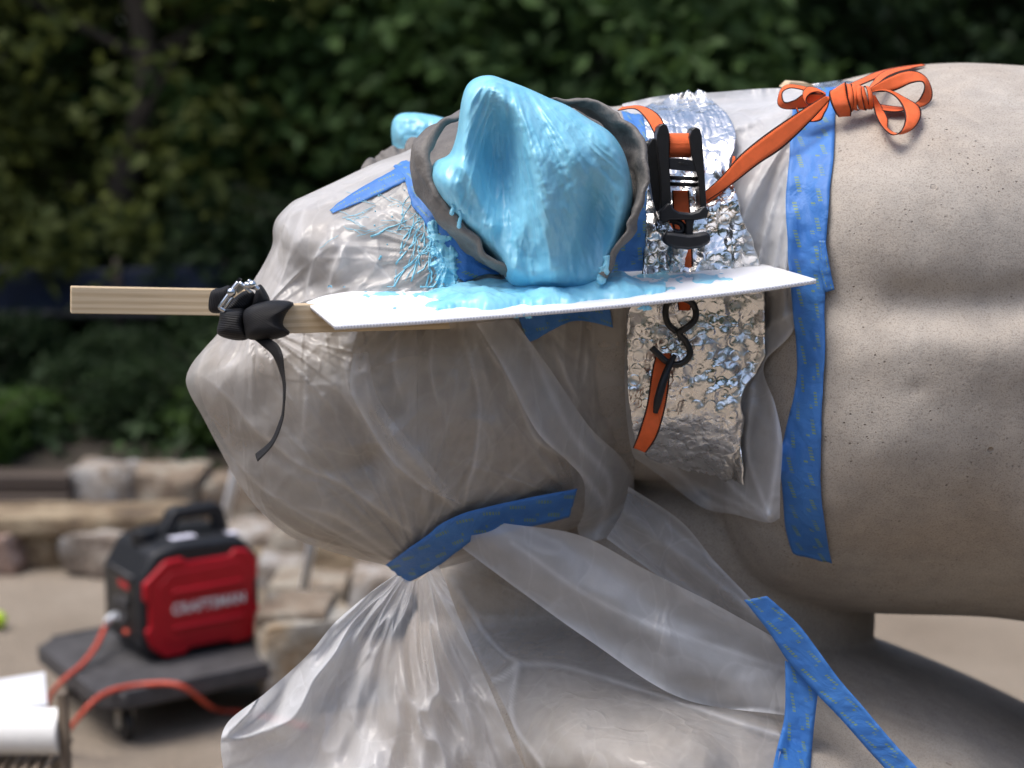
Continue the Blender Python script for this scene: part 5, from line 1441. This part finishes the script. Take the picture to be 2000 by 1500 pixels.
def make_crown(seed, r, z0, z1, n_clump, per, spread, size):
    rng = np.random.RandomState(seed)
    def cf(n):
        a = rng.rand(n) * 2 * math.pi; z = z0 + (z1 - z0) * rng.rand(n)
        k = (z - z0) / (z1 - z0)
        rad = r * (0.55 + 0.45 * np.sin(np.clip(k, 0, 1) * math.pi)) * np.sqrt(0.15 + 0.85 * rng.rand(n)) * (1 + 0.25 * np.sin(a * 3 + seed) + 0.15 * np.sin(a * 7 + z * 3))
        return np.stack([rad * np.cos(a), rad * np.sin(a), z], -1)
    return leaf_cloud(n_clump, per, cf, spread, size, rng)
def trunk_mesh(seed, h, r):
    rng = random.Random(seed)
    m = MB()
    pts = [(rng.uniform(-.1, .1) * k, rng.uniform(-.1, .1) * k, h * k / 5 - 0.15) for k in range(6)]
    m.tube(pts, [r, r * 0.8, r * 0.5, r * 0.2], 10, 20)
    for k in range(9):
        z = h * rng.uniform(0.2, 0.85); a = rng.uniform(0, 6.28); l = rng.uniform(0.8, 1.6)
        b = np.array([np.interp(z, [p[2] for p in pts], [p[i] for p in pts]) for i in range(2)] + [z])
        e = b + np.array([math.cos(a) * l, math.sin(a) * l, rng.uniform(0.2, 0.9)])
        m.tube([b, (b + e) / 2 + np.array([0, 0, 0.08]), e], [r * 0.35, r * 0.2, r * 0.07], 6, 9)
    return m
def plant(name, cat, label, group, crown_mesh, trunk_me, loc, rz, s, mat):
    t = empty(name, loc, label, cat, group); t.rotation_euler = (0, 0, rz); t.scale = (s, s, s)
    for nm, d in (('crown', crown_mesh), ('trunk' if name == 'tree' else 'stem', trunk_me)):
        o = bpy.data.objects.new(nm, d); COL.objects.link(o); o.parent = t
    return t
def crown_data(seed, mat, **k):
    V, f, tint = make_crown(seed, **k)
    o = mesh_obj('crown', V, f, M[mat], None, False, attrs={'tint': tint}); d = o.data; bpy.data.objects.remove(o); return d
def trunk_data(seed, h, r):
    o = trunk_mesh(seed, h, r).build('trunk', M['bark']); d = o.data; bpy.data.objects.remove(o); return d
TC = [crown_data(11, 'leaf', r=1.9, z0=0.3, z1=4.4, n_clump=470, per=26, spread=0.16, size=0.13), crown_data(12, 'leaf_deep', r=1.8, z0=0.2, z1=4.6, n_clump=470, per=26, spread=0.17, size=0.12),
      crown_data(13, 'leaf_olive', r=2.0, z0=0.5, z1=4.0, n_clump=370, per=26, spread=0.15, size=0.12), crown_data(14, 'leaf_deep', r=2.2, z0=0.0, z1=5.2, n_clump=500, per=26, spread=0.2, size=0.14)]
TT = [trunk_data(21, 4.2, 0.10), trunk_data(22, 4.4, 0.12), trunk_data(23, 4.0, 0.08)]
SCR = [crown_data(31, 'leaf_bright', r=0.55, z0=0.05, z1=0.75, n_clump=120, per=22, spread=0.09, size=0.10), crown_data(32, 'leaf_deep', r=0.75, z0=0.05, z1=1.1, n_clump=190, per=22, spread=0.11, size=0.10), crown_data(33, 'leaf_deep', r=0.9, z0=0.05, z1=1.4, n_clump=220, per=22, spread=0.12, size=0.11)]
ST = [trunk_data(41, 0.7, 0.02)]
kinds = ['leafy mid green tree', 'dark dense evergreen tree', 'olive green loosely leaved tree', 'tall deep green tree']
hill = lambda y: 0.20 + max(0, y - 7.3) * 0.09
spots = [(-4.3, 10.6, 2), (-2.5, 10.2, 2), (-1.0, 11.0, 0), (0.6, 10.2, 0), (2.4, 10.9, 1), (4.2, 10.4, 1), (6.2, 11.0, 1), (-3.0, 13.0, 3), (-1.2, 13.6, 3), (0.8, 13.0, 3), (3.0, 13.2, 3), (5.2, 13.4, 3), (7.4, 13.2, 1), (-2.9, 16.2, 3), (-0.6, 16.4, 1), (2.2, 16.6, 3), (5.6, 16.4, 1), (9.2, 13.0, 3), (-1.6, 19.5, 3), (1.5, 19.5, 3), (5.0, 19.5, 3), (8.5, 18.0, 3), (-7.4, 13.5, 1), (-4.7, 20.5, 3), (-8.6, 20.0, 3), (-7.2, 10.4, 1), (-9.6, 11.0, 0), (-12.2, 10.8, 1), (-10.6, 14.5, 3), (8.6, 10.6, 0), (11.2, 11.2, 1), (-14.6, 11.5, 3), (13.6, 12.0, 3)]
where = ['in the front row of the wood', 'in the middle row of the wood', 'deep in the back of the wood']
ORD = ['first', 'second', 'third', 'fourth', 'fifth', 'sixth', 'seventh', 'eighth', 'ninth', 'tenth', 'eleventh', 'twelfth', 'thirteenth', 'fourteenth', 'fifteenth', 'sixteenth', 'seventeenth', 'eighteenth', 'nineteenth', 'twentieth', 'twenty-first', 'twenty-second', 'twenty-third'] + ['twenty-' + k for k in ('fourth', 'fifth', 'sixth', 'seventh', 'eighth', 'ninth')]
def rank(sp, i, rowf):
    return ORD[sum(1 for q in sp if rowf(q[1]) == rowf(sp[i][1]) and q[0] < sp[i][0])]
rowf = lambda y: 0 if y < 12 else (1 if y < 16 else 2)
for i, (x, y, k) in enumerate(spots):
    side = rank(spots, i, rowf) + ' from the left'
    plant('tree', 'tree', f'{kinds[k]} {where[rowf(y)]}, {side}', 'trees of the wood behind the wall', TC[k], TT[i % 3], (x, y, hill(y)), i * 2.1, 0.92 + 0.16 * ((i * 7) % 5) / 4, None)
sspots = [(-3.0, 7.65, 0), (-2.45, 7.8, 0), (-1.9, 7.9, 1), (-1.45, 7.75, 0), (-0.75, 8.2, 1), (0.1, 8.5, 2), (1.1, 8.3, 1), (2.2, 8.5, 2), (3.2, 8.3, 1), (-3.6, 7.8, 1), (-2.55, 7.5, 0), (4.2, 8.6, 2), (2.75, 9.0, 0), (-1.1, 7.7, 1), (-2.7, 9.9, 2), (-1.6, 9.7, 2),
          (-3.35, 8.5, 2), (-2.75, 8.6, 2), (-2.15, 8.5, 2), (-1.55, 8.6, 2), (-3.05, 8.15, 2), (-2.3, 8.2, 2), (-4.8, 8.2, 1), (-5.9, 8.4, 2), (-7.1, 8.2, 1), (-8.4, 8.5, 2), (5.4, 8.4, 2), (6.6, 8.5, 1)]
ss = [0.5, 0.34, 0.34, 0.42, 0.7, 1, 1, 1, 1, 0.4, 0.36, 1, 1, 0.55, 0.6, 0.7, 0.30, 0.34, 0.3, 0.4, 0.22, 0.24, 0.6, 0.7, 0.6, 0.8, 0.9, 0.9]
for i, (x, y, k) in enumerate(sspots):
    side = rank(sspots, i, lambda y: 0)
    plant('shrub', 'shrub', f"{['small bright green shrub', 'rounded green shrub', 'dark bushy shrub'][k]} growing above the stone wall, {side} from the left", 'shrubs above the stone wall', SCR[k], ST[0], (x, y, hill(y) - 0.02), i * 1.7, ss[i], None)

# the rest of the wood that rings the clearing, seen only in the foil
rng = np.random.RandomState(99)
def ring(n):
    a = rng.uniform(math.radians(150), math.radians(390), n)
    r = 9.5 + 3.5 * rng.rand(n)
    return np.stack([r * np.cos(a), 2 + r * np.sin(a), 0.2 + 4.2 * rng.rand(n) ** 0.9], -1)
V, f, tint = leaf_cloud(1500, 16, ring, 0.4, 0.42, rng)
tag(mesh_obj('wood', V, f, M['leaf'], None, False, attrs={'tint': tint}), 'leafy wood ringing the rest of the clearing', 'wood', kind='stuff')

# leafy ground cover at the foot of the wood
rng = np.random.RandomState(5)
def cover(n):
    x, y = rng.uniform(-5.5, 6.5, n), 7.35 + 3.4 * rng.rand(n)
    return np.stack([x, y, 0.20 + (y - 7.3) * 0.09 + 0.02 + 0.10 * rng.rand(n)], -1)
V, f, tint = leaf_cloud(900, 14, cover, 0.10, 0.09, rng)
tag(mesh_obj('ground_cover', V, f, M['leaf_deep'], None, False, attrs={'tint': tint}), 'dark leafy ground cover at the foot of the wood', 'ground cover', kind='stuff')
